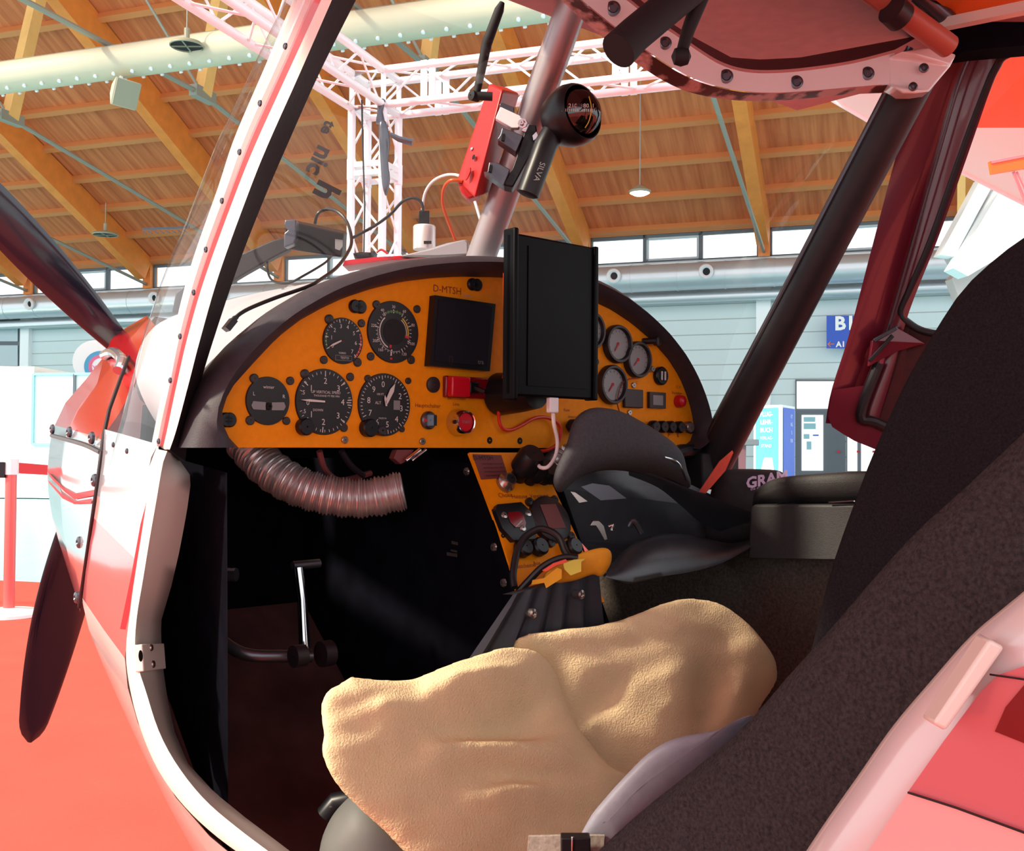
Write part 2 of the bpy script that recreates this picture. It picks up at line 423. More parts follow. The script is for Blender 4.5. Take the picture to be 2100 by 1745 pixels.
# ceiling with purlins, rafters, struts and tie rods
B1 = 27
m = MB(); m.hexa([H(A0, 0, zc(0)), H(A1, 0, zc(0)), H(A1, B1, zc(B1)), H(A0, B1, zc(B1)), H(A0, 0, zc(0)+.3), H(A1, 0, zc(0)+.3), H(A1, B1, zc(B1)+.3), H(A0, B1, zc(B1)+.3)], 'wood_ceiling')
ceil = m.build('ceiling', kind='structure', smooth=0)
sd = (Nw+Zv*.504).normalized(); sn = (Nw*-.504+Zv).normalized()
b = 0.02
while b < B1-1:
    m = MB(); c = H((A0+A1)/2, b, zc(b))-sn*.09
    m.box(c, Rw*((A1-A0)/2), sd*.09, sn*.09, 'wood_purlin'); m.build('purlin', ceil, smooth=0); b += 1.27
def pt(a, b, z): return H(a, b, z)
for a in RAF+[12.9+5.3]:
    m = MB(); p0 = pt(a, 0, zc(0))-sn*.45; p1 = pt(a, B1, zc(B1))-sn*.45
    m.box((p0+p1)/2, Rw*.17, (p1-p0)/2, sn*.42, 'wood_rafter'); m.build('rafter', ceil, smooth=0)
    nb, nz = 11.7, 8.68; tb = 10.8; tz = zc(tb)-.9
    m = MB(); m.bar(pt(a, nb, nz), pt(a, tb, tz), .24, .30, 'wood_strut', up=Nw); m.build('strut', ceil, smooth=0)
    m = MB(); m.tube([pt(a, 0, 6.72), pt(a, nb, nz)], .055, 'steel_rod', 8); m.tube([pt(a, nb, nz), pt(a, nb+13, nz+.1)], .055, 'steel_rod', 8)
    m.box(pt(a, nb, nz), Rw*.1, Nw*.35, Zv*.12, 'steel_rod'); m.build('tie_rod', ceil)
    m = MB(); m.tube([pt(a, nb, nz), pt(a-2.6, tb+4, zc(tb+4)-.4)], .03, 'steel_rod', 6); m.build('brace_rod', ceil)
# metal ventilation duct below the windows
m = MB(); m.tube([H(A0, .75, 6.02), H(15.2, .75, 6.02)], .40, 'duct_metal', 28); duct = m.build('duct', label='long silvery metal air duct with round nozzles running under the high windows', category='air duct')
m = MB(); m.tube([H(A0, .45, 5.45), H(15.0, .45, 5.45)], .15, 'duct_metal', 16); m.build('pipe', label='thinner metal pipe running along the wall below the nozzle duct', category='pipe')
ad = 7.6-5.3*6+1.2
k = 0
while ad < 15:
    if ad > -26:
        c = H(ad, .75, 6.02)+Nw*.36+Zv*.05; ax = (Nw*.9-Zv*.15).normalized()
        m = MB(); m.lathe(c, ax, [(.10, 0), (.20, .04), (.21, .14), (.17, .2), (.13, .16), (.10, .06)], 'balloon_white', 20); m.lathe(c, ax, [(.001, .07), (.12, .07)], 'black_matte', 16)
        m.build('nozzle', duct)
    ad += 2.65
m = MB()
for q in range(14, 40):
    aq = A0+q*1.35
    if aq < 15: m = MB(); m.tube([H(aq, .75, 6.02), H(aq+.05, .75, 6.02)], .412, 'duct_metal', 24); m.build('seam_ring', duct)
# big cream fabric duct hung across the hall
dc = P(20, 158, 21.0); dx = Rw
m = MB(); p0 = dc-dx*10; p1 = dc+dx*16; m.tube([p0, p1], .30, 'duct_cream', 36); fd = m.build('fabric_duct', label='big cream round duct with a row of small nozzles hung high across the hall', category='air duct')
m = MB(); m.tube([p0-Zv*-.33, p1-Zv*-.33], .012, 'steel_rod', 6); m.build('hanging_rail', fd)
q = .2
while q < 15:
    for s in (-1, 1):
        c = dc+dx*(q-2.2)-Zv*(.30*.86)+Nw*(.30*.5*s if s > 0 else -.15); ax = (Nw*.5*s-Zv*.86)
        m = MB(); m.lathe(c, ax, [(.02, -.02), (.035, .01), (.035, .04), (.001, .05)], 'truss_alu', 10); m.build('nozzle', fd)
    q += .42
# lamps
def lamp_disc(px, py, d, label, r=.33, drop=1.5):
    c = P(px, py, d); t = thing('ceiling_lamp', c, label, 'lamp', 'flat round hall lamps')
    m = MB(); m.lathe(c, Zv, [(.001, .12), (.08, .12), (r*.9, .06), (r, .02), (r, 0), (r*.95, -.01), (r*.93, .03)], 'lamp_grey', 28); m.build('housing', t)
    m = MB(); 
    for k in range(4):
        a = k*math.pi/2; m.bar(c+Vector((math.cos(a), math.sin(a), 0))*r*.95, c, .02, .02, 'lamp_grey')
    m.lathe(c, Zv, [(.001, .01), (r*.9, .01)], 'black_matte', 24); m.build('grille', t)
    m = MB(); m.tube([c+Zv*.1, c+Zv*.32], .05, 'lamp_grey', 10); m.tube([c+Zv*.3, c+Zv*drop], .012, 'steel_rod', 6); m.build('stem', t)
    return t
lamp_disc(383, 95, 19.0, 'round grey hall lamp hanging on a rod in front of the cream duct', .30)
lamp_disc(216, 482, 30.0, 'small flat round lamp hanging before the long wooden rafter', .35, .9)
def pendant(px, py, d, r, label, drop):
    c = P(px, py, d); t = thing('pendant_lamp', c, label, 'lamp', 'glowing pendant lamps')
    m = MB(); m.lathe(c, Zv, [(r*.9, 0), (r, .05), (r*.5, r*.5), (.05, r*.7), (.001, r*.75)], 'lamp_grey', 20); m.build('shade', t)
    m = MB(); m.lathe(c-Zv*.01, Zv, [(.001, -.06), (r*.5, -.04), (r*.88, .01), (.001, .012)], 'lamp_glow', 20); m.build('bulb', t)
    m = MB(); m.tube([c+Zv*r*.7, c+Zv*drop], .015, 'steel_rod', 6); m.build('cable', t)
pendant(1312, 396, 25.0, .26, 'glowing pendant lamp hanging on a thin cable right of the compass', 3)
pendant(1062, 4, 19.0, .26, 'bright glowing lamp at the top edge between antenna and grey tube', 1)
# floodlight under the cream duct
c = P(252, 190, 20); t = thing('floodlight', c, 'grey box floodlight on a bracket below the cream duct', 'floodlight')
m = MB(); d1 = (Rw*.8-Zv*.35+Nw*.3).normalized(); e1 = d1.cross(Zv).normalized(); e2 = e1.cross(d1)
m.hexa([c-d1*.28-e1*.1-e2*.1, c-d1*.28+e1*.1-e2*.1, c-d1*.28+e1*.1+e2*.1, c-d1*.28-e1*.1+e2*.1, c+d1*.12-e1*.26-e2*.26, c+d1*.12+e1*.26-e2*.26, c+d1*.12+e1*.26+e2*.26, c+d1*.12-e1*.26+e2*.26], 'duct_cream'); m.build('housing', t, bevel=.02)
m = MB(); m.box(c+d1*.14, e1*.24, e2*.24, d1*.02, 'lamp_grey'); m.build('lens', t)
m = MB(); m.bar(c-d1*.1+e2*.12, c+Zv*.42-d1*.1, .05, .05, 'booth_white'); m.build('bracket', t)
# dark ventilation grille beam seen left of the windshield
m = MB(); ca = P(293, 470, 27); cb = P(388, 466, 27); m.bar(ca, cb, .08, .05, 'steel_dark')
for k in range(8): m.bar(ca.lerp(cb, k/8)-Zv*.06, ca.lerp(cb, k/8+.08)-Zv*.12, .03, .03, 'steel_dark')
m.build('cable_tray', label='short dark cable tray below the wooden ceiling left of the windshield', category='cable tray')
# aluminium lighting truss
s = .24; K = P(787, 143, 7.3); zt = K.z; zb = zt-.24
K0 = Vector((K.x, K.y, 0))-Nw*s    # far right tube
def tk(i, j, z): v = K0-Rw*(s*i)+Nw*(s*j); return Vector((v.x, v.y, z))
def zig(m, p0, p1, q0, q1, n, r=.0085):
    for k in range(n):
        a = p0.lerp(p1, k/n); b_ = q0.lerp(q1, (k+.5)/n); c_ = p0.lerp(p1, (k+1)/n); m.tube([a, b_], r, 'truss_alu', 6); m.tube([b_, c_], r, 'truss_alu', 6)
def truss(o, d, e1, e2, L, name, parent, n):
    m = MB(); cs = [o, o+e1*s, o+e1*s+e2*s, o+e2*s]
    for c in cs: m.tube([c, c+d*L], .0275, 'truss_alu', 12)
    m.build('chord', parent)
    m = MB()
    for k in range(4): a, b_ = cs[k], cs[(k+1) % 4]; zig(m, a, a+d*L, b_, b_+d*L, n)
    m.build('lacing', parent)
tr = thing('lighting_truss', Vector((K0.x, K0.y, 0)), 'white aluminium lighting truss, square tower with two arms meeting at its corner', 'truss')
truss(tk(0, 0, 0), Zv, -Rw, Nw, zb, 'tower', tr, 6)
truss(tk(0, 0, zb), Rw, Nw, Zv, 4.6, 'arm', tr, 8)
truss(tk(0, 0, zb), Nw, -Rw, Zv, 4.2, 'arm', tr, 7)
m = MB()
for i in (0, 1):
    for j in (0, 1): m.tube([tk(i, j, zb-.01), tk(i, j, zt)], .018, 'truss_alu', 10)
for z in (zb, zt): 
    m.tube([tk(0, 0, z), tk(1, 0, z), tk(1, 1, z), tk(0, 1, z), tk(0, 0, z)], .025, 'truss_alu', 10)
m.build('corner_block', tr)
for dd in (.30, 1.62):
    m = MB()
    for j in (0, 1):
        c = tk(0, j, (zb+zt)/2)+Rw*dd; m.box(c, Rw*.022, Nw*.008, Zv*.15, 'truss_alu'); m.box(c+Rw*.06, Rw*.022, Nw*.008, Zv*.15, 'truss_alu')
    m.build('joint_plate', tr, smooth=0)
m = MB()
for z in (2.97, 3.03):
    for (i, j, p, q) in ((0, 0, 1, 0), (1, 0, 1, 1), (1, 1, 0, 1), (0, 1, 0, 0)): m.bar(tk(i, j, z), tk(p, q, z), .03, .035, 'truss_alu')
for i in (0, 1):
    for j in (0, 1): m.tube([tk(i, j, 2.93), tk(i, j, 3.07)], .031, 'truss_alu', 12)
m.build('joint_plate', tr)
m = MB()
for z0 in (.0,): m.box((tk(0, 0, .03)+tk(1, 1, .03))/2, Rw*.4, Nw*.4, Zv*.02, 'truss_alu')
m.build('base_plate', tr, bevel=.005)
# dark strap bundle hanging from the truss corner
c = tk(0, 1, zb); t = thing('cable_bundle', c-Zv*.9, 'dark hanging strap and clamp bundle on the white truss tower', 'cable bundle')
m = MB(); nn = Nw
m.tube([c+Nw*.03+Zv*.02, c+Nw*.05-Zv*.06, c+Nw*.04-Zv*.14], [.03, .02, .035], 'steel_dark', 8); m.inflate(catmull([P(778, 250, 7.1), P(792, 250, 7.1), P(800, 290, 7.1), P(796, 330, 7.1), P(800, 370, 7.1), P(792, 402, 7.1), P(784, 380, 7.1), P(780, 330, 7.1), P(778, 290, 7.1)], 3, True), [P(788, 265, 7.1), P(790, 380, 7.1)], .03, -_F, 'steel_dark')
m.build('clamp', t)
m = MB(); m.tube([P(800, 275, 7.0), P(818, 285, 7.0), P(846, 292, 7.0)], [.014, .024], 'steel_dark', 8); m.build('handle', t)
m = MB(); m.tube([P(742, 205, 7.2), P(744, 300, 7.2), P(748, 420, 7.2), P(746, 530, 7.2)], .006, 'black_cable', 6); m.build('truss_cable', label='thin black cable hanging down inside the truss tower', category='cable')

# ------------------------------------------------------------------ door and sign on the right
def rect(m, x0, y0, x1, y1, b, th, mt):
    p = [ph(x0, y1, b), ph(x1, y1, b), ph(x1, y0, b), ph(x0, y0, b)]; e = Nw*th; m.hexa([q-e for q in p]+p, mt)
m = MB(); rect(m, 1631, 778, 1733, 1000, .06, .12, 'frame_grey'); do = m.build('door_1', kind='structure', smooth=0)
m = MB(); rect(m, 1634, 782, 1727, 838, .09, .02, 'daylight'); m.build('transom', do, smooth=0)
m = MB(); rect(m, 1644, 851, 1688, 965, .09, .02, 'daylight'); m.build('pane', do, smooth=0)
for (x0, y0, x1, y1) in ((1648, 855, 1672, 865), (1648, 868, 1673, 880), (1648, 890, 1660, 900), (1654, 905, 1664, 922)):
    m = MB(); rect(m, x0, y0, x1, y1, .10, .008, 'booth_line'); m.build('notice', do, smooth=0)
m = MB(); rect(m, 1667, 891, 1679, 894, .10, .008, 'sign_blue'); m.build('notice', do, smooth=0)
m = MB(); rect(m, 1736, 778, 2060, 1000, .06, .12, 'frame_grey'); d2 = m.build('door_2', kind='structure', smooth=0)
for (x0, x1) in ((1706, 1714),): pass
for (x0, x1) in ((1738, 1758), (1766, 1812), (1820, 1880), (1890, 1960)):
    m = MB(); rect(m, x0, 851, x1, 966, .09, .02, 'daylight'); m.build('pane', d2, smooth=0)
for x in (1720, 1760, 1792):
    m = MB(); rect(m, x-3, 924, x+3, 928, .14, .02, 'dial_red'); m.build('door_mark', d2, smooth=0)
# B1 sign
c = ph(1740, 680, .5); t = MB(); p0 = ph(1695, 714, .5); p1 = ph(1785, 714, .5); p2 = ph(1785, 647, .5); p3 = ph(1695, 647, .5)
t.hexa([p-Nw*.08 for p in (p0, p1, p2, p3)]+[p0, p1, p2, p3], 'sign_blue')
t.text('B1', ph(1733, 664, .52), Rw, Zv, .52, 'sign_white'); t.text('A1 - A6', ph(1741, 706, .52), Rw, Zv, .21, 'sign_white'); t.text('\u2190', ph(1704, 706, .52), Rw, Zv, .24, 'sign_orange')
t.build('hall_sign', label='blue wall sign reading B1 with a small arrow line below', category='sign', smooth=0)
m = MB(); m.bar(ph(1704+3, 706, .53)+Rw*.08, ph(1704-3, 706, .53), .03, .03, 'sign_orange')
# blue info column
cz0 = ph(1550, 1005, 9); 
c = H(0, 0, 0)
pa = P(1546, 832, 20.0); pb = P(1604, 830, 19.4); pc = P(1630, 836, 20.3)
def dn(p, z=0.0): return Vector((p.x, p.y, z))
m = MB(); pd_ = dn(pa)+dn(pc)-dn(pb)
m.hexa([dn(pa), dn(pb), dn(pc), pd_, pa, pb, Vector((pc.x, pc.y, pb.z)), Vector((pd_.x, pd_.y, pa.z))], 'sign_white')
col = m.build('info_column', label='blue and white square information column beside the glass door', category='advertising column', smooth=0)
m = MB(); ex = (dn(pb)-dn(pa)); w1 = ex.length; ex = ex.normalized(); nf = Zv.cross(ex)*-1 if (Zv.cross(ex)).y > 0 else Zv.cross(ex)
zt_ = pa.z
def face(m, o, ex, nf, u0, u1, z0, z1, mt, off=.012):
    q = [o+ex*u0+Zv*z0+nf*off, o+ex*u1+Zv*z0+nf*off, o+ex*u1+Zv*z1+nf*off, o+ex*u0+Zv*z1+nf*off]; m.add(q, [(0, 1, 2, 3)], mt)
face(m, dn(pa), ex, nf, w1*.08, w1*.88, .72, zt_-.05, 'sign_cyan')
for k, (tt, sz) in enumerate((('FLUG-', .10), ('LEHR-', .10), ('BUCH', .10), ('VERLAG-', .07), ('STAND', .07))):
    m.text(tt, dn(pa)+ex*(w1*.48)+Zv*(zt_-.17-.145*k)+nf*.02, ex, Zv, sz*1.15, 'sign_white')
m.add([dn(pa)+ex*(w1*.12)+Zv*.40+nf*.016, dn(pa)+ex*(w1*.84)+Zv*.40+nf*.016, dn(pa)+ex*(w1*.68)+Zv*.95+nf*.016, dn(pa)+ex*(w1*.40)+Zv*.95+nf*.016], [(0, 1, 2, 3)], 'sign_white')
m.build('poster', col, smooth=0)
m = MB(); ex2 = (dn(pc)-dn(pb)); w2 = ex2.length; ex2 = ex2.normalized(); nf2 = ex2.cross(Zv)
if nf2.y > 0: nf2 = -nf2
face(m, dn(pb), ex2, nf2, w2*.06, w2*.94, .5, zt_-.05, 'sign_violet')
for k, tt in enumerate(('FLY', 'ING', 'IS', 'FUN')): m.text(tt, dn(pb)+ex2*(w2*.66)+Zv*(zt_-.2-.15*k)+nf2*.02, ex2, Zv, .1, 'sign_white')
m.build('poster', col, smooth=0)
# maroon desk
m = MB(); a = P(1480, 900, 12); b_ = P(1549, 903, 12); 
m.hexa([dn(a), dn(b_)-Rw*.12, dn(b_)-Rw*.12+Vector((0, .7, 0)), dn(a)+Vector((0, .7, 0)), a-Zv*.06, Vector((b_.x-.1, b_.y, a.z-.06)), Vector((b_.x-.1, b_.y+.7, a.z-.06)), Vector((a.x, a.y+.7, a.z-.06))], 'desk_maroon')
m.box((a+b_)/2+Vector((0, .35, -.03)), Rw*.22, Vector((0, .38, 0)), Zv*.035, 'frame_grey')
m.build('counter', label='maroon stand counter with a grey top in front of the blue column', category='counter', bevel=.01)
# white sloping beams, upper right (the underside of a hall staircase)
t = thing('sloping_beam', P(2000, 560, 18), 'pale grey and white sloping beam structure rising at the right', 'beam')
def slab(pts, d, ext, mt, nm): m = MB(); m.poly([P(x, y, d) for x, y in pts], mt, ext=ext); m.build(nm, t, smooth=0)
slab([(1928, 522), (2012, 366), (2040, 372), (1958, 526)], 18.3, _F*.3, 'booth_white', 'flange')
slab([(1950, 526), (2024, 372), (2060, 386), (1962, 546)], 18.6, _F*.3, 'grey_slab', 'web')
slab([(1955, 550), (2056, 382), (2100, 398), (2130, 410), (2130, 480), (1985, 566)], 18.0, _F*.4, 'booth_white', 'flange')
slab([(1952, 572), (2066, 440), (2130, 400), (2140, 620), (2000, 700)], 18.9, _F*.3, 'grey_slab', 'web')
# neighbouring high-wing aircraft: white wing with orange underside
t = thing('aircraft_wing', P(2000, 400, 6.5), 'white and orange wing of a neighbouring aircraft above the red door', 'aircraft')
def wp(x, y, d=6.5): return P(x, y, d)
m = MB(); m.poly([wp(1712, 206), wp(1905, 318, 6.3), wp(2100, 416, 6.1), wp(2190, 462, 6.0), wp(2190, 150, 4.2), wp(1712, 60, 5.0)], 'canopy_white', ext=Zv*.10); m.build('wing_skin', t, smooth=0)
m = MB(); m.tube([wp(1700, 198), wp(1905, 316, 6.3), wp(2100, 414, 6.1), wp(2190, 460, 6.0)], .02, 'truss_alu', 10); m.build('leading_edge', t)
m = MB(); m.poly([wp(1990, 262, 4.6), wp(2190, 262, 4.5), wp(2190, 60, 3.9), wp(1990, 80, 4.0)], 'canopy_orange', ext=Zv*.04); m.build('wing_panel', t, smooth=0)
m = MB(); a = P(2030, 345, 4.2); b_ = P(2120, 330, 4.2); m.bar(a, b_, .05, .02, 'canopy_orange', up=_F); m.bar(a+Zv*.02, b_+Zv*.025, .01, .03, 'salmon_decal', up=_F)
m.tube([P(2078, 352, 4.2), P(2102, 415, 4.2)], .006, 'salmon_decal', 6); m.tube([P(2085, 352, 4.2), P(2115, 415, 4.2)], .004, 'salmon_decal', 6)
m.build('pitot_mount', t, smooth=0)
m = MB(); a = ph(1992, 372, 2); q_ = P(1966, 470, 24); m.bar(P(1972, 345, 24), Vector((q_.x, q_.y, 0)), .16, .16, 'wood_strut'); m.build('post', label='light wooden post between the red door and the white sloping beams', category='post')

# ------------------------------------------------------------------ left: booth, round sign, barrier
bx = 22.0
pA = P(-60, 750, bx); pB = P(66, 758, bx); pC = P(230, 772, bx-1.0)
m = MB()
o1 = dn(pA); o2 = dn(P(66, 1000, bx)); o3 = dn(P(260, 1000, bx-.4)); bk = Vector((0, 3, 0))
m.hexa([o1, o2, o2+bk, o1+bk, o1+Zv*pA.z, o2+Zv*pA.z, o2+bk+Zv*pA.z, o1+bk+Zv*pA.z], 'booth_white')
zc_ = P(100, 766, bx-.2).z
m.hexa([o2, o3, o3+bk, o2+bk, o2+Zv*zc_, o3+Zv*zc_, o3+bk+Zv*zc_, o2+bk+Zv*zc_], 'booth_white')
bo = m.build('exhibition_booth', label='white exhibition booth walls behind the red barrier tape', category='booth', smooth=0)
m = MB(); e = (o3-o2).normalized(); L = (o3-o2).length; nf = Vector((0, -.02, 0))
for z in (zc_, 1.10): m.bar(o2+nf+Zv*z, o3+nf+Zv*z, .05, .05, 'booth_line')
for u in (0.0, .44): m.bar(o2+nf+e*L*u+Zv*(1.1), o2+nf+e*L*u+Zv*zc_, .05, .05, 'booth_line' if u == 0 else 'frame_grey')
m.build('rail', bo, smooth=0)
# dark-framed glazing high on the left of the wall
m = MB(); rect(m, -80, 652, 45, 756, .12, .14, 'frame_grey'); wo = m.build('window_90', kind='structure', smooth=0)
for (x0, y0, x1, y1) in ((-70, 664, 36, 700), (-70, 708, 36, 750)):
    m = MB(); rect(m, x0, y0, x1, y1, .16, .02, 'frame_light'); m.build('pane', wo, smooth=0)
# round sign
c = P(197, 742, 27); m = MB(); nf = (CAM-c); nf.z = 0; nf.normalize(); rx = nf.cross(Zv)*-1
m.lathe(c, nf, [(.001, -.06), (.55, -.06), (.55, 0), (.001, 0)], 'balloon_white', 40)
for (r0, r1, mt) in ((.30, .40, 'balloon_blue'), (.22, .30, 'balloon_pink')):
    vs = []; fs = []
    for k in range(25):
        a = math.radians(60+k*8); dvec = rx*math.cos(a)+Zv*math.sin(a)
        vs += [c+nf*.01+rx*.12-Zv*.12+dvec*r0, c+nf*.01+rx*.12-Zv*.12+dvec*r1]
        if k: fs.append((2*k-2, 2*k-1, 2*k+1, 2*k))
    m.add(vs, fs, mt)
m.text('YOU', c+nf*.012+rx*.10-Zv*.16, rx, Zv, .18, 'balloon_pink')
m.build('round_sign', label='round white hanging sign with blue and pink arcs behind the propeller', category='sign', smooth=0)
# barrier post and tape
c = pz(18, 1262, .005); t = thing('barrier_post', c, 'reddish metal barrier post with a flat round white base on the carpet', 'barrier post')
m = MB(); m.tube([c+Zv*.02, c+Zv*.98], .035, 'post_red', 24); m.build('post', t)
m = MB(); m.lathe(c, Zv, [(.001, 0), (.20, 0), (.20, .02), (.16, .035), (.04, .05), (.001, .05)], 'booth_white', 40); m.build('base', t)
m = MB(); m.tube([c+Zv*.90, c+Zv*1.0], .045, 'truss_alu', 20); m.box(c+Vector((-.05, -.03, .93)), Vector((.03, 0, 0)), Vector((0, .02, 0)), Zv*.05, 'black_plastic'); m.build('belt_head', t)
m = MB(); q0 = P(22, 972, 6.9); q1 = P(260, 972, 9.5); q0 = c+Zv*.945; hh = .035
m.hexa([q0-Zv*hh, P(215, 981, 8.4), P(215, 981, 8.4)+Vector((0, .004, 0)), q0-Zv*hh+Vector((0, .004, 0)), q0+Zv*hh, P(215, 963, 8.4), P(215, 963, 8.4)+Vector((0, .004, 0)), q0+Zv*hh+Vector((0, .004, 0))], 'belt_red')
m.hexa([q0-Zv*hh-Vector((1.6, 0, 0)), q0-Zv*hh, q0-Zv*hh+Vector((0, .004, 0)), q0-Zv*hh+Vector((-1.6, .004, 0)), q0+Zv*hh-Vector((1.6, 0, 0)), q0+Zv*hh, q0+Zv*hh+Vector((0, .004, 0)), q0+Zv*hh+Vector((-1.6, .004, 0))], 'belt_red')
m.build('belt', t, smooth=0)
# ================================================================== THE AIRCRAFT
air = thing('light_aircraft', A(0, 0, 0), 'white and salmon high-wing light aircraft with its cabin door off and orange instrument panel', 'aircraft')
def lerp(a, b, t): return a+(b-a)*t
# ---- instrument panel plate
PANEL = [(485, 917.5), (466, 897), (452, 876), (445, 857), (451, 828), (469, 798), (490, 774), (520, 741), (565, 693), (610, 658), (655, 633), (700, 612), (760, 592), (820, 578), (880, 570.5), (940, 567), (1033, 569), (1100, 577), (1160, 593), (1219, 619), (1253, 635), (1295, 663), (1337, 699), (1371, 738), (1393, 773), (1407, 807), (1418, 843), (1422, 869), (1421, 891), (1414, 907), (1393, 919)]
m = MB(); m.poly([pf(x, y, 0) for x, y in PANEL], 'panel_orange', ext=Fa*.004)
panel = m.build('instrument_panel', air, smooth=0, origin=pf(930, 919, 0))
# ---- padded hood ring round the panel
OUT = [(385, 918), (392, 890), (402, 850), (420, 800), (447, 748), (480, 707), (520, 672), (560, 640), (605, 612), (650, 587), (700, 567), (760, 549), (820, 536), (880, 529), (940, 525), (1000, 525), (1060, 531), (1120, 543), (1180, 560), (1230, 580), (1275, 607), (1315, 640), (1350, 676), (1383, 720), (1408, 765), (1427, 808), (1440, 850), (1444, 880), (1438, 905), (1418, 922)]
def resample(pts, n):
    pts = [Vector(p) for p in pts]; L = [0]
    for a, b_ in zip(pts, pts[1:]): L.append(L[-1]+(b_-a).length)
    out = []; j = 0
    for i in range(n):
        t = L[-1]*i/(n-1)
        while j < len(L)-2 and L[j+1] < t: j += 1
        out.append(pts[j].lerp(pts[j+1], (t-L[j])/max(L[j+1]-L[j], 1e-9)))
    return out
NI = 72
inn = resample([pf(x, y, 0) for x, y in PANEL], NI); outr = resample(catmull([pf(x, y, -.012) for x, y in OUT], 4), NI)
cen = A(0, 0, 1.1)
rows = [[p+Fa*.03 for p in inn], [p-Fa*.004 for p in inn], [p.lerp(q, .25)-Fa*.022 for p, q in zip(inn, outr)], [p.lerp(q, .6)-Fa*.028 for p, q in zip(inn, outr)], [p.lerp(q, .9)-Fa*.014 for p, q in zip(inn, outr)], outr, [q+Fa*.02 for q in outr], [q+Fa*.05-(q-cen).normalized()*.01 for q in outr]]
m = MB(); m.grid(rows, 'hood_vinyl'); m.build('panel_hood', air, smooth=60)
# ---- glareshield deck running forward
rows = []
for k in range(9):
    t = k/8; f = .02+.40*t; sc = 1-.12*t-.12*t*t
    rows.append([A(toA(q)[0]*(1-t*lerp(.36, .03, min(1, max(0, (toA(q)[2]-1.10)/.18)))), f, toA(q)[2]-.006+.006*t) for q in outr if toA(q)[2] > 1.10])
m = MB(); m.grid(rows, 'deck_vinyl'); m.build('glareshield', air, smooth=60)

# ---- gauges, each one mesh set into the panel
ax_n = -Fa
def arc(m, c, r, w, a0, a1, mt, off, n=20):
    vs = []; fs = []
    for k in range(n+1):
        a = math.radians(lerp(a0, a1, k/n)); d = La*math.cos(a)+Zv*math.sin(a); vs += [c+d*(r-w/2)+ax_n*off, c+d*(r+w/2)+ax_n*off]
        if k: fs.append((2*k-2, 2*k-1, 2*k+1, 2*k))
    m.add(vs, fs, mt)
def tick(m, c, a, r0, r1, w, mt='dial_white', off=.0032):
    a = math.radians(a); d = La*math.cos(a)+Zv*math.sin(a); e = La*-math.sin(a)+Zv*math.cos(a)
    m.add([c+d*r0-e*w/2+ax_n*off, c+d*r1-e*w/2+ax_n*off, c+d*r1+e*w/2+ax_n*off, c+d*r0+e*w/2+ax_n*off], [(0, 1, 2, 3)], mt)
def tx(m, c, s, x, y, size, mt='dial_white', off=.0034):
    m.text(s, c+La*x+Zv*y, La, Zv, size, mt, off=-off*0)
    n = len(text_geo(s)[0]); 
    for i in range(len(m.v)-n, len(m.v)): m.v[i] += ax_n*off
def face(m, c, R):
    m.lathe(c, ax_n, [(R, -.002), (R, .0015), (R*.985, .0028), (R*.93, .0030), (.001, .0030)], 'dial_black', 48)
def needle(m, c, a, L, w, mt='dial_white', off=.005, tail=.15):
    a = math.radians(a); d = La*math.cos(a)+Zv*math.sin(a); e = La*-math.sin(a)+Zv*math.cos(a)
    q = [c-d*L*tail-e*w*.35, c-d*L*tail+e*w*.35, c+d*L*.65+e*w*.5, c+d*L, c+d*L*.65-e*w*.5]
    m.poly([p+ax_n*off for p in q], mt, ext=ax_n*.0008)
def dialpt(a, r): a = math.radians(a); return r*math.cos(a), r*math.sin(a)
# slip indicator
c = pf(548, 822, 0); R = .0285; m = MB(); face(m, c, R); tx(m, c, 'winter', 0, .016, .0055); tx(m, c, 'L', -.019, .0075, .0062); tx(m, c, 'R', .020, .0055, .0062)
for s_ in (-1, 1): m.poly([c+La*(s_*x)+Zv*y+ax_n*.0033 for x, y in ((.004, -.011), (.020, -.0105), (.0225, -.006), (.020, -.001), (.004, -.0018))], 'dial_grey', ext=ax_n*.0006)
m.lathe(c-Zv*.0065+ax_n*.003, ax_n, [(.0046, 0), (.004, .002), (.001, .003)], 'black_hole', 16)
m.build('slip_indicator', panel)
# vertical speed
c = pf(664, 824, 0); R = .0405; m = MB(); face(m, c, R)
for a, s_ in ((90, '2'), (142, '1'), (42, '3'), (0, '4'), (-42, '3'), (-95, '2'), (-140, '1')):
    x, y = dialpt(a, R*.62); tx(m, c, s_, x, y, .0105); tick(m, c, a, R*.76, R*.93, .0012)
tx(m, c, '0', -R*.60, -.002, .009); tx(m, c, '.5', -R*.76, .010, .007); tx(m, c, '.5', -R*.72, -.0125, .007)
for k in range(-16, 17): tick(m, c, 0+k*10, R*.84, R*.92, .0007)
tick(m, c, 5, R*.8, R*.95, .0012); tick(m, c, -5, R*.8, R*.95, .0012)
tx(m, c, 'UP VERTICAL SPEED', .001, .0115, .0047); tx(m, c, 'THOUSAND FT PER MIN', .002, .0070, .0034); tx(m, c, 'DOWN', -.010, -.0105, .0042)
needle(m, c, 178, R*.88, .0030, tail=-.05); q = c-La*.029-Zv*.031
m.lathe(q, ax_n, [(.0105, -.001), (.0105, .009), (.009, .011), (.001, .011)], 'black_plastic', 20)
m.build('vertical_speed_indicator', panel)
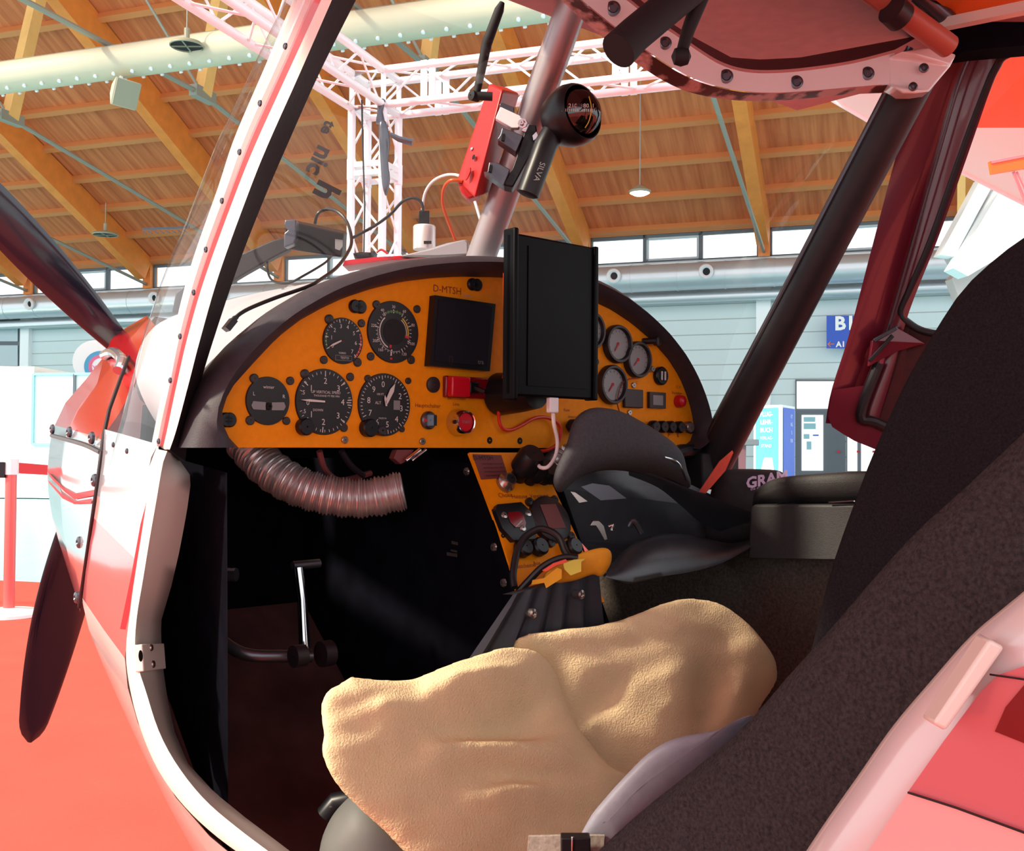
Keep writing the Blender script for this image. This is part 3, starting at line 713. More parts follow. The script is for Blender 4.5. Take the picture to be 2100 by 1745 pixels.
# altimeter
c = pf(787, 830, 0); R = .0402; m = MB(); face(m, c, R)
for k in range(10):
    a = 90-36*k+8
    if k == 1: continue
    x, y = dialpt(a, R*.64); tx(m, c, str(k), x, y, .0108)
for k in range(50): tick(m, c, 98-7.2*k, R*(.80 if k % 5 == 0 else .86), R*.93, .0009)
needle(m, c+Zv*.002, 62, R*.72, .0062, tail=.0); needle(m, c, 100, R*.3, .003)
tx(m, c, '100 FT', -.008, .013, .0040); tx(m, c, 'ALT', -.011, .002, .0052); tx(m, c, 'MADE IN', -.004, -.0175, .003)
m.box(c+La*.018+ax_n*.0033, La*.005, Zv*.006, ax_n*.0003, 'dial_grey'); q = c-La*.026-Zv*.030
m.lathe(q, ax_n, [(.0115, -.001), (.0115, .010), (.010, .012), (.001, .012)], 'black_plastic', 20)
q = c-La*.010-Zv*.033; m.lathe(q, ax_n, [(.006, 0), (.006, .012), (.0052, .013), (.001, .013)], 'screw_black', 20)
m.build('altimeter', panel)
# airspeed small (feet/metres)
c = pf(702, 699, 0); R = .0288; m = MB(); face(m, c, R)
for a, s_ in ((172, '1'), (138, '2'), (104, '3'), (72, '4'), (34, '5'), (-6, '6'), (-46, '7'), (205, '0')):
    x, y = dialpt(a, R*.62); tx(m, c, s_, x, y, .0070); tick(m, c, a, R*.78, R*.93, .0011)
for k in range(26): tick(m, c, 205-k*10.2, R*.86, R*.93, .0006)
arc(m, c, R*.88, .0016, 160, 200, 'dial_green', .0031); arc(m, c, R*.88, .002, -50, 20, 'dial_red', .0031)
needle(m, c-La*.004, 206, R*.72, .0024, tail=-.05); tx(m, c, 'VARIO', -.002, -.0155, .0036)
m.box(c-Zv*.0215+ax_n*.0033, La*.012, Zv*.0032, ax_n*.0003, 'dial_grey'); m.box(c-Zv*.0215+ax_n*.0036, La*.0115, Zv*.0027, ax_n*.0003, 'dial_black'); tx(m, c, 'TESTO', .001, -.0215, .0042, off=.0042)
m.build('tachometer', panel)
# airspeed indicator
c = pf(805, 681, 0); R = .0400; m = MB(); face(m, c, R)
for k in range(36): tick(m, c, 90-k*10, R*.62, R*.70, .0007)
for a, s_ in ((125, '40'), (92, '30'), (60, '60'), (20, '80'), (-25, '100'), (-60, '120'), (-130, '160'), (170, '220'), (205, '200')):
    x, y = dialpt(a, R*.80); tx(m, c, s_, x, y, .0055); tick(m, c, a, R*.60, R*.72, .0012)
arc(m, c, R*.56, .0016, 130, 245, 'dial_white', .0034); arc(m, c, R*.64, .0012, 170, 290, 'dial_grey', .0034); arc(m, c, R*.56, .002, -10, 55, 'dial_yellow', .0034); arc(m, c, R*.49, .001, -10, 55, 'dial_white', .0034)
arc(m, c, R*.66, .002, 60, 120, 'dial_green', .0033); tick(m, c, -14, R*.46, R*.62, .003, 'dial_red'); tick(m, c, 255, R*.44, R*.54, .003, 'dial_red'); tick(m, c, 263, R*.84, R*.90, .0035, 'dial_red', .0034)
tick(m, c, 262, R*.58, R*.78, .002, 'dial_white'); tx(m, c, 'km/h', -.006, .008, .004)
m.lathe(c+ax_n*.003, ax_n, [(R*.42, 0), (R*.42, .0004), (.001, .0004)], 'black_matte', 32)
m.build('airspeed_indicator', panel)
# traffic display
m = MB(); q = [(881, 607), (1005, 625), (993, 762), (870, 751)]; pts = [pf(x, y, 0) for x, y in q]
cc = sum(pts, Vector())/4; pts = [cc+(La*(p-cc).dot(La)+Zv*(p-cc).z) for p in pts]
m.poly(list(reversed(pts)), 'black_plastic', ext=ax_n*.012); pts2 = [cc+(p-cc)*.88+ax_n*.0122+Zv*.001 for p in pts]
m.poly(list(reversed(pts2)), 'display_face', ext=ax_n*.0004)
m.text('filser', cc+La*.006+Zv*.052+ax_n*.0132, La, Zv, .0075, 'dial_grey'); m.text('tra', cc+La*.030-Zv*.036+ax_n*.0132, La, Zv, .009, 'dial_grey'); m.text('[]', cc-La*.022-Zv*.036+ax_n*.0132, La, Zv, .012, 'screw_black')
m.build('display_unit', panel, smooth=0, bevel=.003)
m = MB(); m.text('D-MTSH', pf(917, 595, 0)+ax_n*.0006, La, Zv, .0135, 'panel_ink'); m.build('registration_lettering', panel, smooth=0)
# VDO style gauges on the right
def vdo(px, py, R, red=True, na=230):
    c = pf(px, py, 0); m = MB(); m.lathe(c, ax_n, [(R, -.001), (R, .008), (R*.95, .011), (R*.84, .011), (R*.78, .006)], 'screw_black', 40)
    m.lathe(c, ax_n, [(R*.79, .0055), (.001, .0055)], 'dial_grey', 36); cc = c+ax_n*.003
    for k in range(12): tick(m, cc, 220-k*23, R*.62, R*.72, .0009, 'dial_black', .003)
    needle(m, cc, na, R*.5, .002, 'dial_red', .0036); m.lathe(c+ax_n*.0058, ax_n, [(.003, 0), (.001, .002)], 'dial_red', 12)
    return m.build('round_gauge', panel)
vdo(1205, 678, .0300, na=240); vdo(1262, 706, .0298, na=235); vdo(1303, 738, .0292, na=225); vdo(1251, 789, .0305, na=230)
# other instrument-face fittings
def cyl(name, px, py, r, h, mt, par=panel, f=0, prof=None, **k):
    c = pf(px, py, f); m = MB(); m.lathe(c, ax_n, prof or [(r, -.001), (r, h*.8), (r*.85, h), (.001, h)], mt, 24); return m.build(name, par, **k)
for x, y, r in ((520, 776, .0055), (594, 781, .0050), (512, 862, .0055), (586, 863, .0048), (624, 767, .0058), (717, 773, .0052), (704, 877, .0052), (753, 776, .0045), (836, 781, .0042), (823, 880, .0040),
                (674, 655, .0060), (740, 663, .0050), (663, 738, .0050), (732, 743, .0055), (771, 625, .0055), (854, 634, .0052), (759, 731, .0052), (842, 738, .0055), (1222, 742, .005)):
    cyl('mounting_screw', x, y, r, .003, 'screw_black')
for x, y in ((972, 584), (732, 629), (465, 861)):
    c = pf(x, y, 0); m = MB()
    for s_ in ((-.6, .6) if y < 700 else (-.35, .35)): m.lathe(c+La*(.007*s_), ax_n, [(.0085, -.001), (.0085, .003), (.007, .005), (.001, .005)], 'black_plastic', 20)
    m.build('rubber_grommet', panel)
cyl('blanking_plug', 887, 789, .0105, .004, 'screw_black')
for x, y in ((706, 902), (865, 905), (1298, 790), (1290, 846)):
    cyl('steel_screw', x, y, .0045, .003, 'screw_steel')
for x, y in ((1004, 903), (1066, 904)): cyl('bolt_hole', x, y, .0048, .0006, 'black_hole')
cyl('bolt_hole', 1415, 882, .006, .004, 'black_plastic')
# red guarded switch
m = MB(); c = pf(952, 795, 0); m.box(c+ax_n*.004, La*.038, Zv*.0145, ax_n*.004, 'dark_red_decal'); m.box(c-La*.020+ax_n*.013, La*.016, Zv*.0135, ax_n*.006, 'red_plastic')
m.box(c+La*.008+ax_n*.009, La*.008, Zv*.008, ax_n*.004, 'black_plastic'); m.tube([c+La*.008+ax_n*.010, c+La*.018-Zv*.006+ax_n*.024], .0035, 'black_plastic', 10)
m.build('guarded_switch', panel, bevel=.002)
m = MB()
for s_, x, y, sz in (('BATT/MAIN', 936, 817, .0060), ('Hauptschalter', 877, 832, .0075), ('Lima', 935, 829, .0060), ('Intercom/Com', 1183, 855, .0062), ('Funk', 1162, 841, .0065), ('12 V', 1390, 794, .0070), ('Steckdose', 1388, 806, .0065), ('P', 1371, 893, .010), ('R', 1390, 893, .010), ('C', 1306, 785, .006)):
    m.text(s_, pf(x, y, 0)+ax_n*.0006, La, Zv, sz, 'panel_ink')
m.build('panel_lettering', panel, smooth=0)
# key switch, push button, outlets and knobs
c = pf(877, 862, 0); m = MB(); m.lathe(c, ax_n, [(.0120, -.001), (.0120, .004), (.0095, .007), (.001, .007)], 'steel_dark', 28); m.box(c+ax_n*.010+La*.002, La*.0025, Zv*.007, ax_n*.004, 'chrome'); m.box(c+ax_n*.0075-La*.009, La*.002, Zv*.002, ax_n*.001, 'dial_red'); m.build('key_switch', panel)
c = pf(937, 866, 0); m = MB(); m.lathe(c, ax_n, [(.0185, -.001), (.0185, .002), (.0160, .018), (.0150, .021), (.0135, .0205), (.0135, .016)], 'chrome', 36); m.lathe(c, ax_n, [(.0136, .017), (.012, .019), (.001, .0195)], 'red_plastic', 32); m.text('START', c+ax_n*.0202, La, Zv, .005, 'dial_grey'); m.build('starter_button', panel)
c = pf(1352, 771, 0); m = MB(); m.lathe(c, ax_n, [(.0150, -.001), (.0150, .006), (.0130, .008), (.001, .007)], 'black_plastic', 28)
for s_ in (-1, 1): m.box(c+La*(.004*s_)+ax_n*.009, La*.0015, Zv*.007, ax_n*.0008, 'dial_white')
m.build('selector_knob', panel)
cyl('indicator_lamp', 1334, 757, .005, .006, 'screw_steel')
c = pf(1322, 700, 0); m = MB(); m.tube([c-La*.004, c+ax_n*.02+La*.006], .005, 'screw_black', 12); m.lathe(c+La*.014+ax_n*.01, ax_n, [(.007, 0), (.007, .008), (.001, .009)], 'screw_black', 16); m.build('tap_handle', panel)
for (x0, y0, x1, y1, inner) in ((1274, 798, 1316, 837, None), (1325, 804, 1362, 838, 'dial_grey')):
    a = pf(x0+2, (y0+y1)/2-1, 0); b_ = pf(x1-2, (y0+y1)/2+1, 0); c = (a+b_)/2; hw = (b_-a).length/2; hh = (pf(x0+20, y0, 0).z-pf(x0+20, y1-1, 0).z)/2
    m = MB(); m.box(c+ax_n*.003, La*hw, Zv*hh, ax_n*.003, 'screw_black')
    if inner: m.box(c+ax_n*.0062, La*hw*.62, Zv*hh*.62, ax_n*.0004, inner)
    m.build('digital_display', panel, bevel=.0015)
cyl('warning_lamp', 1390, 823, .0105, .012, 'red_plastic', prof=[(.0105, -.001), (.0105, .005), (.009, .011), (.004, .014), (.001, .0145)])
for x, mt in ((1165, 'black_plastic'), (1185, 'black_plastic'), (1329, 'black_plastic'), (1346, 'black_plastic'), (1363, 'black_plastic'), (1381, 'black_plastic'), (1399, 'screw_steel')):
    c = pf(x, 874 if x < 1250 else 875+(x-1329)*.02, 0); m = MB(); R = .0105 if x < 1250 else .0098
    m.lathe(c, ax_n, [(.005, -.001), (.005, .006), (R, .007), (R, .016), (R*.8, .019), (.001, .019)], mt, 20)
    m.build('push_knob', panel)

# ---- centre stack
s_aft = Vector((0, 0, 0)); pA_ = A(0, -.012, 1.095); down = (Fa*-.100+Zv*-.195).normalized(); sn_ = La.cross(down); sn_ = sn_ if sn_.dot(-Fa) > 0 else -sn_
def ps(x, y, off=0): return onpl(x, y, pA_, sn_)+sn_*off
STK = [(962, 928), (1103, 928), (1150, 1030), (1196, 1130), (1240, 1235), (1066, 1235), (1055, 1190), (1020, 1080), (990, 1000)]
m = MB(); m.poly([ps(x, y) for x, y in STK], 'panel_orange', ext=-sn_*.004); stack = m.build('centre_console', air, smooth=0)
SU = -down
def styx(m, s_, x, y, sz, mt='panel_ink'): m.text(s_, ps(x, y, .0006), La, SU, sz, mt)
m = MB(); m.poly([ps(x, y, .0008) for x, y in ((968, 932), (1027, 934), (1042, 980), (986, 984))], 'placard', ext=sn_*.0004); 
m.text('D-MTSH', ps(989, 941, .0022), La, SU, .010, 'seam')
for k in range(4): m.text('betriebsgrenzen km/h', ps(1008+k*2.5, 952+k*8, .0022), La, SU, .0042, 'seam')
m.build('placard', stack, smooth=0)
m = MB(); styx(m, 'Choke', 1036, 1016, .0095); styx(m, 'Heizung  Vereisung', 1087, 1018, .0088); styx(m, 'Landescheinw.', 1072, 1161, .0085); styx(m, 'Aux', 1100, 1155, .008); m.build('console_lettering', stack, smooth=0)
def scyl(name, x, y, r, h, mt, n=24, prof=None, tilt=None):
    c = ps(x, y); m = MB(); m.lathe(c, tilt or sn_, prof or [(r*.6, -.001), (r*.6, h*.3), (r, h*.35), (r, h*.85), (r*.8, h), (.001, h)], mt, n); return m.build(name, stack)
tl = (sn_+Zv*.35+La*-.1).normalized()
scyl('pull_knob', 1062, 978, .019, .050, 'black_plastic', tilt=tl); scyl('pull_knob', 1084, 984, .0175, .035, 'black_plastic', tilt=tl); scyl('pull_knob', 1112, 983, .0175, .026, 'black_plastic', tilt=tl)
c = ps(1034, 992); m = MB(); m.lathe(c, sn_, [(.0135, 0), (.0135, .006), (.010, .010), (.009, .016), (.001, .016)], 'screw_steel', 24); m.lathe(c+sn_*.0162, sn_, [(.007, 0), (.006, .002), (.001, .002)], 'black_hole', 20); m.build('socket', stack)
# square flap gauge with three screws
c = ps(1052, 1069); m = MB(); U_, V_ = La, SU
out8 = [(-.026, .022), (.018, .024), (.030, .010), (.030, -.016), (.022, -.030), (-.018, -.030), (-.030, -.012), (-.032, .014)]
m.poly([c+U_*x+V_*y+sn_*.0005 for x, y in out8], 'black_plastic', ext=sn_*.008); m.poly([c+U_*x*.45+V_*y*.42+sn_*.009 for x, y in out8], 'dark_red_decal', ext=sn_*.0005)
m.bar(c+U_*-.008-V_*.012+sn_*.0105, c+U_*.006-V_*.004+sn_*.0105, .001, .001, 'dial_white', up=sn_); g = m.build('flap_indicator', stack, bevel=.002)
for x, y in ((1026, 1062), (1075, 1058), (1064, 1088)): c = ps(x, y, .008); m = MB(); m.lathe(c, sn_, [(.0052, 0), (.0045, .002), (.001, .0025)], 'screw_steel', 16); m.build('screw', stack)
c = ps(1124, 1068); m = MB(); m.lathe(c, sn_, [(.034, 0), (.034, .008), (.031, .010), (.001, .010)], 'screw_black', 36)
m.poly([c+U_*x+V_*y+sn_*.0105 for x, y in ((-.016, .020), (.014, .020), (.018, -.016), (-.014, -.016))], 'placard', ext=sn_*.0006)
for x, y in ((-.026, .028), (.022, .030), (-.012, -.034), (.030, -.026)): m.lathe(c+U_*x+V_*y, sn_, [(.0058, 0), (.0058, .006), (.001, .007)], 'screw_black', 14)
m.build('engine_gauge', stack)
for x, y in ((1012, 1048), (1073, 1043), (1031, 1099)): c = ps(x, y); m = MB(); m.lathe(c, sn_, [(.003, 0), (.003, .001), (.001, .001)], 'black_hole', 12); m.build('bolt_hole', stack)
scyl('rotary_knob', 1096, 1128, .0125, .018, 'black_plastic'); scyl('clamp_knob', 1062, 1131, .0125, .020, 'black_cable'); scyl('clamp_knob', 1164, 1129, .0125, .020, 'black_cable')
c = ps(1172, 1123); m = MB(); m.lathe(c, sn_, [(.007, 0), (.006, .003), (.001, .003)], 'screw_steel', 16); m.build('screw', stack)

# ---- black centre tunnel under and beside the console
def pq(x, y, l): return pl(x, y, l)
m = MB()
la_, lb_ = -.078, .056
topf = [(.50, 1.09), (-.012, 1.09), (-.125, .868)]
side = [A(la_, f, z) for f, z in ((.50, 1.10), (-.018, 1.078), (-.134, .850), (-.134, .70), (-.132, .50), (.50, .50))]
m.poly([p-La*.004 for p in side], 'interior_black', ext=La*.004)
sideR = [p+La*(lb_-la_+.006) for p in side]; m.poly(sideR, 'interior_black', ext=La*.004)
tun = m.build('centre_tunnel', air, smooth=0)
m = MB(); n_ = 26; rows = []
t0_, t1_, b0_, b1_ = pf(1052, 1219, -.146), pf(1229, 1168, -.150), pf(900, 1440, -.140), pf(1262, 1440, -.140)
for k in range(n_+1):
    u = k/n_; w = -Fa*(.007*math.sin(k*1.35)); rows.append([t0_.lerp(t1_, u)+Fa*.02-Zv*.002, t0_.lerp(t1_, u)+w*.2, t0_.lerp(t1_, u).lerp(b0_.lerp(b1_, u), .12)+w*.6, t0_.lerp(t1_, u).lerp(b0_.lerp(b1_, u), .5)+w, b0_.lerp(b1_, u)+w])
m.grid(rows, 'tunnel_vinyl'); m.build('ribbed_cover', tun, smooth=50)
for x, y, l in ((957, 967, -.084), (1013, 1122, -.084), (1033, 1195, -.084)):
    c = pl(x, y, l); m = MB(); m.lathe(c, -La, [(.006, 0), (.005, .002), (.001, .0025)], 'screw_steel', 16); m.build('screw', tun)
for x, y, f in ((1092, 1258, -.165), (1191, 1219, -.155)):
    c = pf(x, y, -.156); m = MB(); m.lathe(c, -Fa, [(.0065, -.01), (.006, .002), (.003, .003), (.001, .0015)], 'screw_steel', 16); m.build('screw', tun)
m = MB()
for (x0, y0, x1, y1) in ((927, 1109, 940, 1116), (925, 1126, 938, 1131), (917, 1132, 938, 1140)): m.poly([pl(x0, y0, -.085), pl(x1, y0+3, -.085), pl(x1, y1+2, -.085), pl(x0, y1-1, -.085)], 'screw_steel', ext=-La*.001)
m.build('rating_label', tun, smooth=0)
# ---- cabin shell: floor, firewall, right wall, left inner wall
zf = .50
def fz(f): return zf if f < .02 else zf+(f-.02)*.86
m = MB()
prof_ = [(-1.5, zf), (.02, zf), (.20, fz(.20)), (.42, fz(.42))]
def lw(f): return .385
m.grid([[A(-lw(f), f, z), A(lw(f), f, z)] for f, z in prof_], 'floor_mat'); m.grid([[A(-lw(f), f, z-.02), A(lw(f), f, z-.02)] for f, z in prof_], 'floor_mat')
m.build('cabin_floor', air, smooth=0)
m = MB(); m.hexa([A(-.37, .42, .84), A(.47, .42, .84), A(.47, .44, .84), A(-.37, .44, .84), A(-.35, .42, 1.16), A(.47, .42, 1.16), A(.47, .44, 1.16), A(-.35, .44, 1.16)], 'interior_black'); m.build('firewall', air, smooth=0)
m = MB(); m.poly([A(.47, .43, .84), A(.47, .02, zf), A(.47, -1.5, zf), A(.47, -1.5, .98), A(.47, -.30, .98), A(.47, -.02, 1.0), A(.47, .43, 1.10)], 'interior_brown', ext=La*.03); m.build('right_side_wall', air, smooth=0)
m = MB(); m.poly([A(-.36, .43, .86), A(-.372, .20, .665), A(-.38, .04, .54), A(-.445, -.03, .66), A(-.452, -.03, 1.07), A(-.375, .43, 1.10)], 'interior_black'); m.build('left_side_lining', air, smooth=0)
m = MB(); m.hexa([A(-.36, .07, 1.085), A(.46, .07, 1.085), A(.46, .09, 1.085), A(-.36, .09, 1.085), A(-.36, .07, 1.15), A(.46, .07, 1.15), A(.46, .09, 1.15), A(-.36, .09, 1.15)], 'interior_black'); m.build('added_slit_cover', air, smooth=0)  # added plate behind the panel, hides the sunlit deck edge in the slit
# ---- foil air hose
m = MB(); path = catmull([pl(500, 905, -.36), pl(545, 955, -.35), pl(600, 992, -.33), pl(665, 1014, -.30), pl(745, 1022, -.26), pl(828, 1006, -.22)], 40)
N = len(path); m.tube(path, [.0235+.0016*math.sin(i*1.75)+.0010*math.sin(i*.37) for i in range(N)], 'hose_foil', 24); hose = m.build('air_hose', air, smooth=30)
m = MB(); m.tube([pf(655, 925, .02), pf(668, 965, .03), pf(700, 985, .05), pf(760, 970, .06)], .004, 'placard', 8, smooth=6); m.build('wire', air)
m = MB(); m.tube([pf(700, 925, .02), pf(720, 955, .03), pf(745, 975, .04)], .004, 'screw_black', 8, smooth=6); m.build('wire', air)
m = MB(); m.poly([pf(x, y, -.0) for x, y in ((815, 922), (850, 922), (835, 945), (822, 952), (808, 940))], 'placard', ext=Fa*.012); m.tube([pf(832, 945, -.005), pf(862, 922, -.005)], .003, 'chrome', 8); m.tube([pf(845, 945, -.005), pf(874, 922, -.005)], .002, 'chrome', 8); m.build('wire_connector', air, bevel=.002)
# ---- rudder pedals
pd = MB(); b0 = pl(625, 1330, -.30); pd.tube([pl(612, 1165, -.28), pl(620, 1230, -.28), pl(625, 1330, -.28)], [.0075, .0065, .0075], 'chrome', 16); pd.tube([pl(600, 1160, -.28), pl(655, 1155, -.24)], .006, 'steel_dark', 12)
ped = pd.build('rudder_pedal', air)
m = MB(); m.tube([pl(485, 1178, -.36), pl(435, 1186, -.38), pl(430, 1250, -.38), pl(445, 1300, -.37), pl(500, 1340, -.35), pl(590, 1345, -.30), pl(640, 1345, -.27)], .0085, 'steel_dark', 12, smooth=5); m.build('rudder_pedal', air)
m = MB(); m.lathe(pl(612, 1345, -.31), La, [(.001, -.008), (.014, -.008), (.014, .008), (.001, .008)], 'screw_black', 20); m.build('pedal_bearing', air); m = MB(); m.lathe(pl(668, 1340, -.25), La, [(.001, -.008), (.017, -.008), (.017, .008), (.001, .008)], 'screw_black', 20); m.build('pedal_bearing', air)
# ---- A-pillar (left windshield frame), strips along the same run
PL = [(722, -12), (640, 170), (568, 330), (500, 500), (448, 640), (402, 775), (352, 925)]      # outer (left) edge of black strip -> measured as right edge list below
rightE = [(775, -90), (736, -12), (655, 150), (588, 300), (545, 400), (492, 535), (440, 690), (410, 790), (388, 885), (380, 945)]
blackL = [(722, -90), (686, -12), (615, 150), (548, 300), (508, 400), (450, 560), (412, 690), (386, 790), (362, 880), (348, 922)]
creamL = [(700, -90), (664, -12), (590, 150), (522, 300), (478, 410), (420, 570), (385, 690), (362, 790), (343, 880), (335, 915)]
redL = [(664, -90), (628, -12), (562, 140), (500, 280), (462, 390), (408, 540), (372, 670), (348, 790), (330, 870), (322, 915)]
outL = [(646, -90), (610, -12), (545, 140), (485, 280), (450, 385), (396, 540), (362, 670), (338, 790), (318, 890), (305, 960)]
def fr(pts, l0, l1, n=24):
    q = resample(catmull([Vector((x, y, 0)) for x, y in pts], 8), n); out = []
    for i, v in enumerate(q):
        out.append(pl(v.x, v.y, lerp(l1, l0, min(1, max(0, v.y/920)))))
    return out
NR = 96
R0 = fr(rightE, -.468, -.425, NR); R1 = fr(blackL, -.499, -.460, NR); R2 = fr(creamL, -.500, -.462, NR); R3 = fr(redL, -.505, -.468, NR); R4 = fr(outL, -.506, -.470, NR)
def band(name, a, b, mt, th=.010, par=air):
    m = MB(); off = Fa*th
    rows = [[p for p in a], [p.lerp(q, .5)-La*.002 for p, q in zip(a, b)], [q for q in b], [q+off for q in b], [p+off for p in a], [p for p in a]]
    m.grid(rows, mt); m.poly([a[0], b[0], b[0]+off, a[0]+off], mt); m.poly([a[-1], b[-1], b[-1]+off, a[-1]+off], mt)
    return m.build(name, par, smooth=18)
pil = band('windshield_pillar', R0, R1, 'black_trim', .03)
band('pillar_moulding', R1, R2, 'cream_jamb', .012, pil)
mid = [p.lerp(q, .55) for p, q in zip(R2, R3)]
band('pillar_stripe', R2, mid, 'salmon_decal', .012, pil)
band('pillar_stripe', mid, R3, 'white_paint', .012, pil)
band('seal_strip', R3, R4, 'white_paint', .004, pil)
for x, y in ((593, 95), (541, 212), (499, 312), (463, 412), (430, 512), (405, 600), (377, 690), (357, 780), (333, 905), (240, 912), (268, 925)):
    c = pl(x-7, y, lerp(-.49, -.515, y/920)); m = MB(); m.lathe(c, -La, [(.0034, 0), (.003, .0015), (.001, .002)], 'steel_dark', 16); m.build('rivet', pil)
# ---- windshield: wraps from the left pillar round the nose to the right one
NZ, NA = 14, 26
rows = []
for i in range(NZ+1):
    t = i/NZ; k = t*(NR-1); i0 = int(min(k, NR-2)); base = R4[i0].lerp(R4[i0+1], k-i0); l0, f0, z0 = toA(base)
    D = lerp(.12, .40, t); row = []
    for j in range(NA+1):
        a = math.pi*j/NA; ca, sa = math.cos(a), math.sin(a); e = .72
        x = -math.copysign(abs(ca)**e, ca)*abs(l0); y = (abs(sa)**.85)*D
        bul = .006*math.sin(min(a, math.pi-a)*2)*(1 if a < math.pi/2 else -1)*t
        row.append(A(x-bul, f0+y, z0+.04*sa*(1-t)))
    rows.append(row)
print('WS', [tuple(round(q) for q in min((unproj(p) for p in r[:14]))) for r in rows])
m = MB(); m.grid(rows, 'acrylic'); ws = m.build('windshield', air, smooth=80, keepn=True)
# reflection of a paper sign in the acrylic, modelled as dark letters
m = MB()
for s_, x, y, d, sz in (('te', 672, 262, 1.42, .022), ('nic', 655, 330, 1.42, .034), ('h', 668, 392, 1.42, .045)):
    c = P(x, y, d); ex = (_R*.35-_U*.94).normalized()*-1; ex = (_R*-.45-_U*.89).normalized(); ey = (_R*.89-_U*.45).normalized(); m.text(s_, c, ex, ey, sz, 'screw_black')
m.build('reflected_lettering', air, smooth=0)

# ---- nose: lower front fuselage skin (left side rows, mirrored to the right)
# each row: y, silhouette x & l, seam x & l, jamb-side x & l
def skin(rows_px, name, mats, par, mirror=True):
    """rows_px: list of [(x,y,l),...]; mats: function(i,k)->material"""
    m = MB(); rows = []
    for r in rows_px: rows.append([pl(x, y, l) for x, y, l in r])
    for i in range(len(rows)-1):
        for k in range(len(rows[0])-1):
            q = [rows[i][k], rows[i][k+1], rows[i+1][k+1], rows[i+1][k]]; m.add(q, [(0, 1, 2, 3)], mats(i, k))
    if mirror:
        for i in range(len(rows)-1):
            for k in range(len(rows[0])-1):
                q = []
                for p in (rows[i][k], rows[i+1][k], rows[i+1][k+1], rows[i][k+1]):
                    l, f, z = toA(p); q.append(A(-l-.02, f, z))
                m.add(q, [(0, 1, 2, 3)], mats(i, k))
    return m, rows
# fuselage side between seam and door jamb
FS = [  # y-ish rows: (seam x,y,l), (mid), (jamb x,y,l)
 [(214, 880, -.388), (268, 895, -.450), (326, 912, -.503)],
 [(208, 926, -.400), (262, 944, -.455), (318, 962, -.505)],
 [(203, 968, -.405), (258, 990, -.460), (312, 1012, -.505)],
 [(197, 1015, -.408), (248, 1048, -.460), (304, 1082, -.505)],
 [(190, 1060, -.408), (240, 1110, -.458), (292, 1160, -.503)],
 [(182, 1110, -.405), (232, 1172, -.452), (280, 1226, -.500)],
 [(174, 1162, -.398), (222, 1232, -.445), (262, 1288, -.498)],
 [(166, 1222, -.388), (212, 1290, -.440), (256, 1350, -.496)],
 [(182, 1290, -.385), (220, 1340, -.440), (262, 1410, -.494)],
 [(212, 1365, -.385), (240, 1395, -.440), (282, 1480, -.490)],
 [(250, 1450, -.385), (276, 1475, -.440), (314, 1555, -.486)],
 [(296, 1550, -.385), (318, 1565, -.440), (360, 1635, -.484)],
 [(345, 1650, -.385), (372, 1660, -.440), (430, 1715, -.482)],
 [(398, 1748, -.385), (430, 1750, -.440), (520, 1790, -.480)],
 [(470, 1850, -.385), (510, 1860, -.440), (640, 1880, -.478)]]
def fm(i, k):
    return ['nose_paint', 'nose_paint', 'nose_paint', 'pale_decal', 'salmon_decal', 'salmon_decal', 'salmon_decal', 'white_paint'][i] if i < 8 else 'white_paint'
m, frows = skin(FS, 'f', fm, air); 
# belly closes the rows under the cabin
bl = []
for r in frows[7:]:
    l, f, z = toA(r[0]); bl.append([r[0], A(-.20, f, z-.03), A(.18, f, z-.03), A(-l-.02, f, z)])
m.grid(bl, 'white_paint'); side_o = m.build('fuselage_side', air, smooth=60)
m = MB(); rb = [[pl(x, y, l-.003) for x, y, l in r] for r in (((318, 962, -.508), (322, 958, -.508)), ((288, 1075, -.508), (299, 1078, -.508)), ((270, 1175, -.507), (283, 1178, -.507)), ((246, 1290, -.503), (258, 1291, -.503)))]
m.grid(rb, 'dial_red'); m.build('pinstripe', side_o, smooth=0)
# seam between cowling and fuselage
m = MB(); m.tube([pl(208, 926, -.404), pl(203, 968, -.409), pl(190, 1060, -.412), pl(176, 1155, -.402), pl(165, 1230, -.392), pl(163, 1245, -.390)], .0032, 'seam', 8, smooth=3); m.tube([pl(208, 926, -.404), pl(213, 890, -.39), pl(224, 840, -.37), pl(245, 782, -.34), pl(264, 732, -.30)], .003, 'seam', 8); m.build('cowling_seam', side_o)
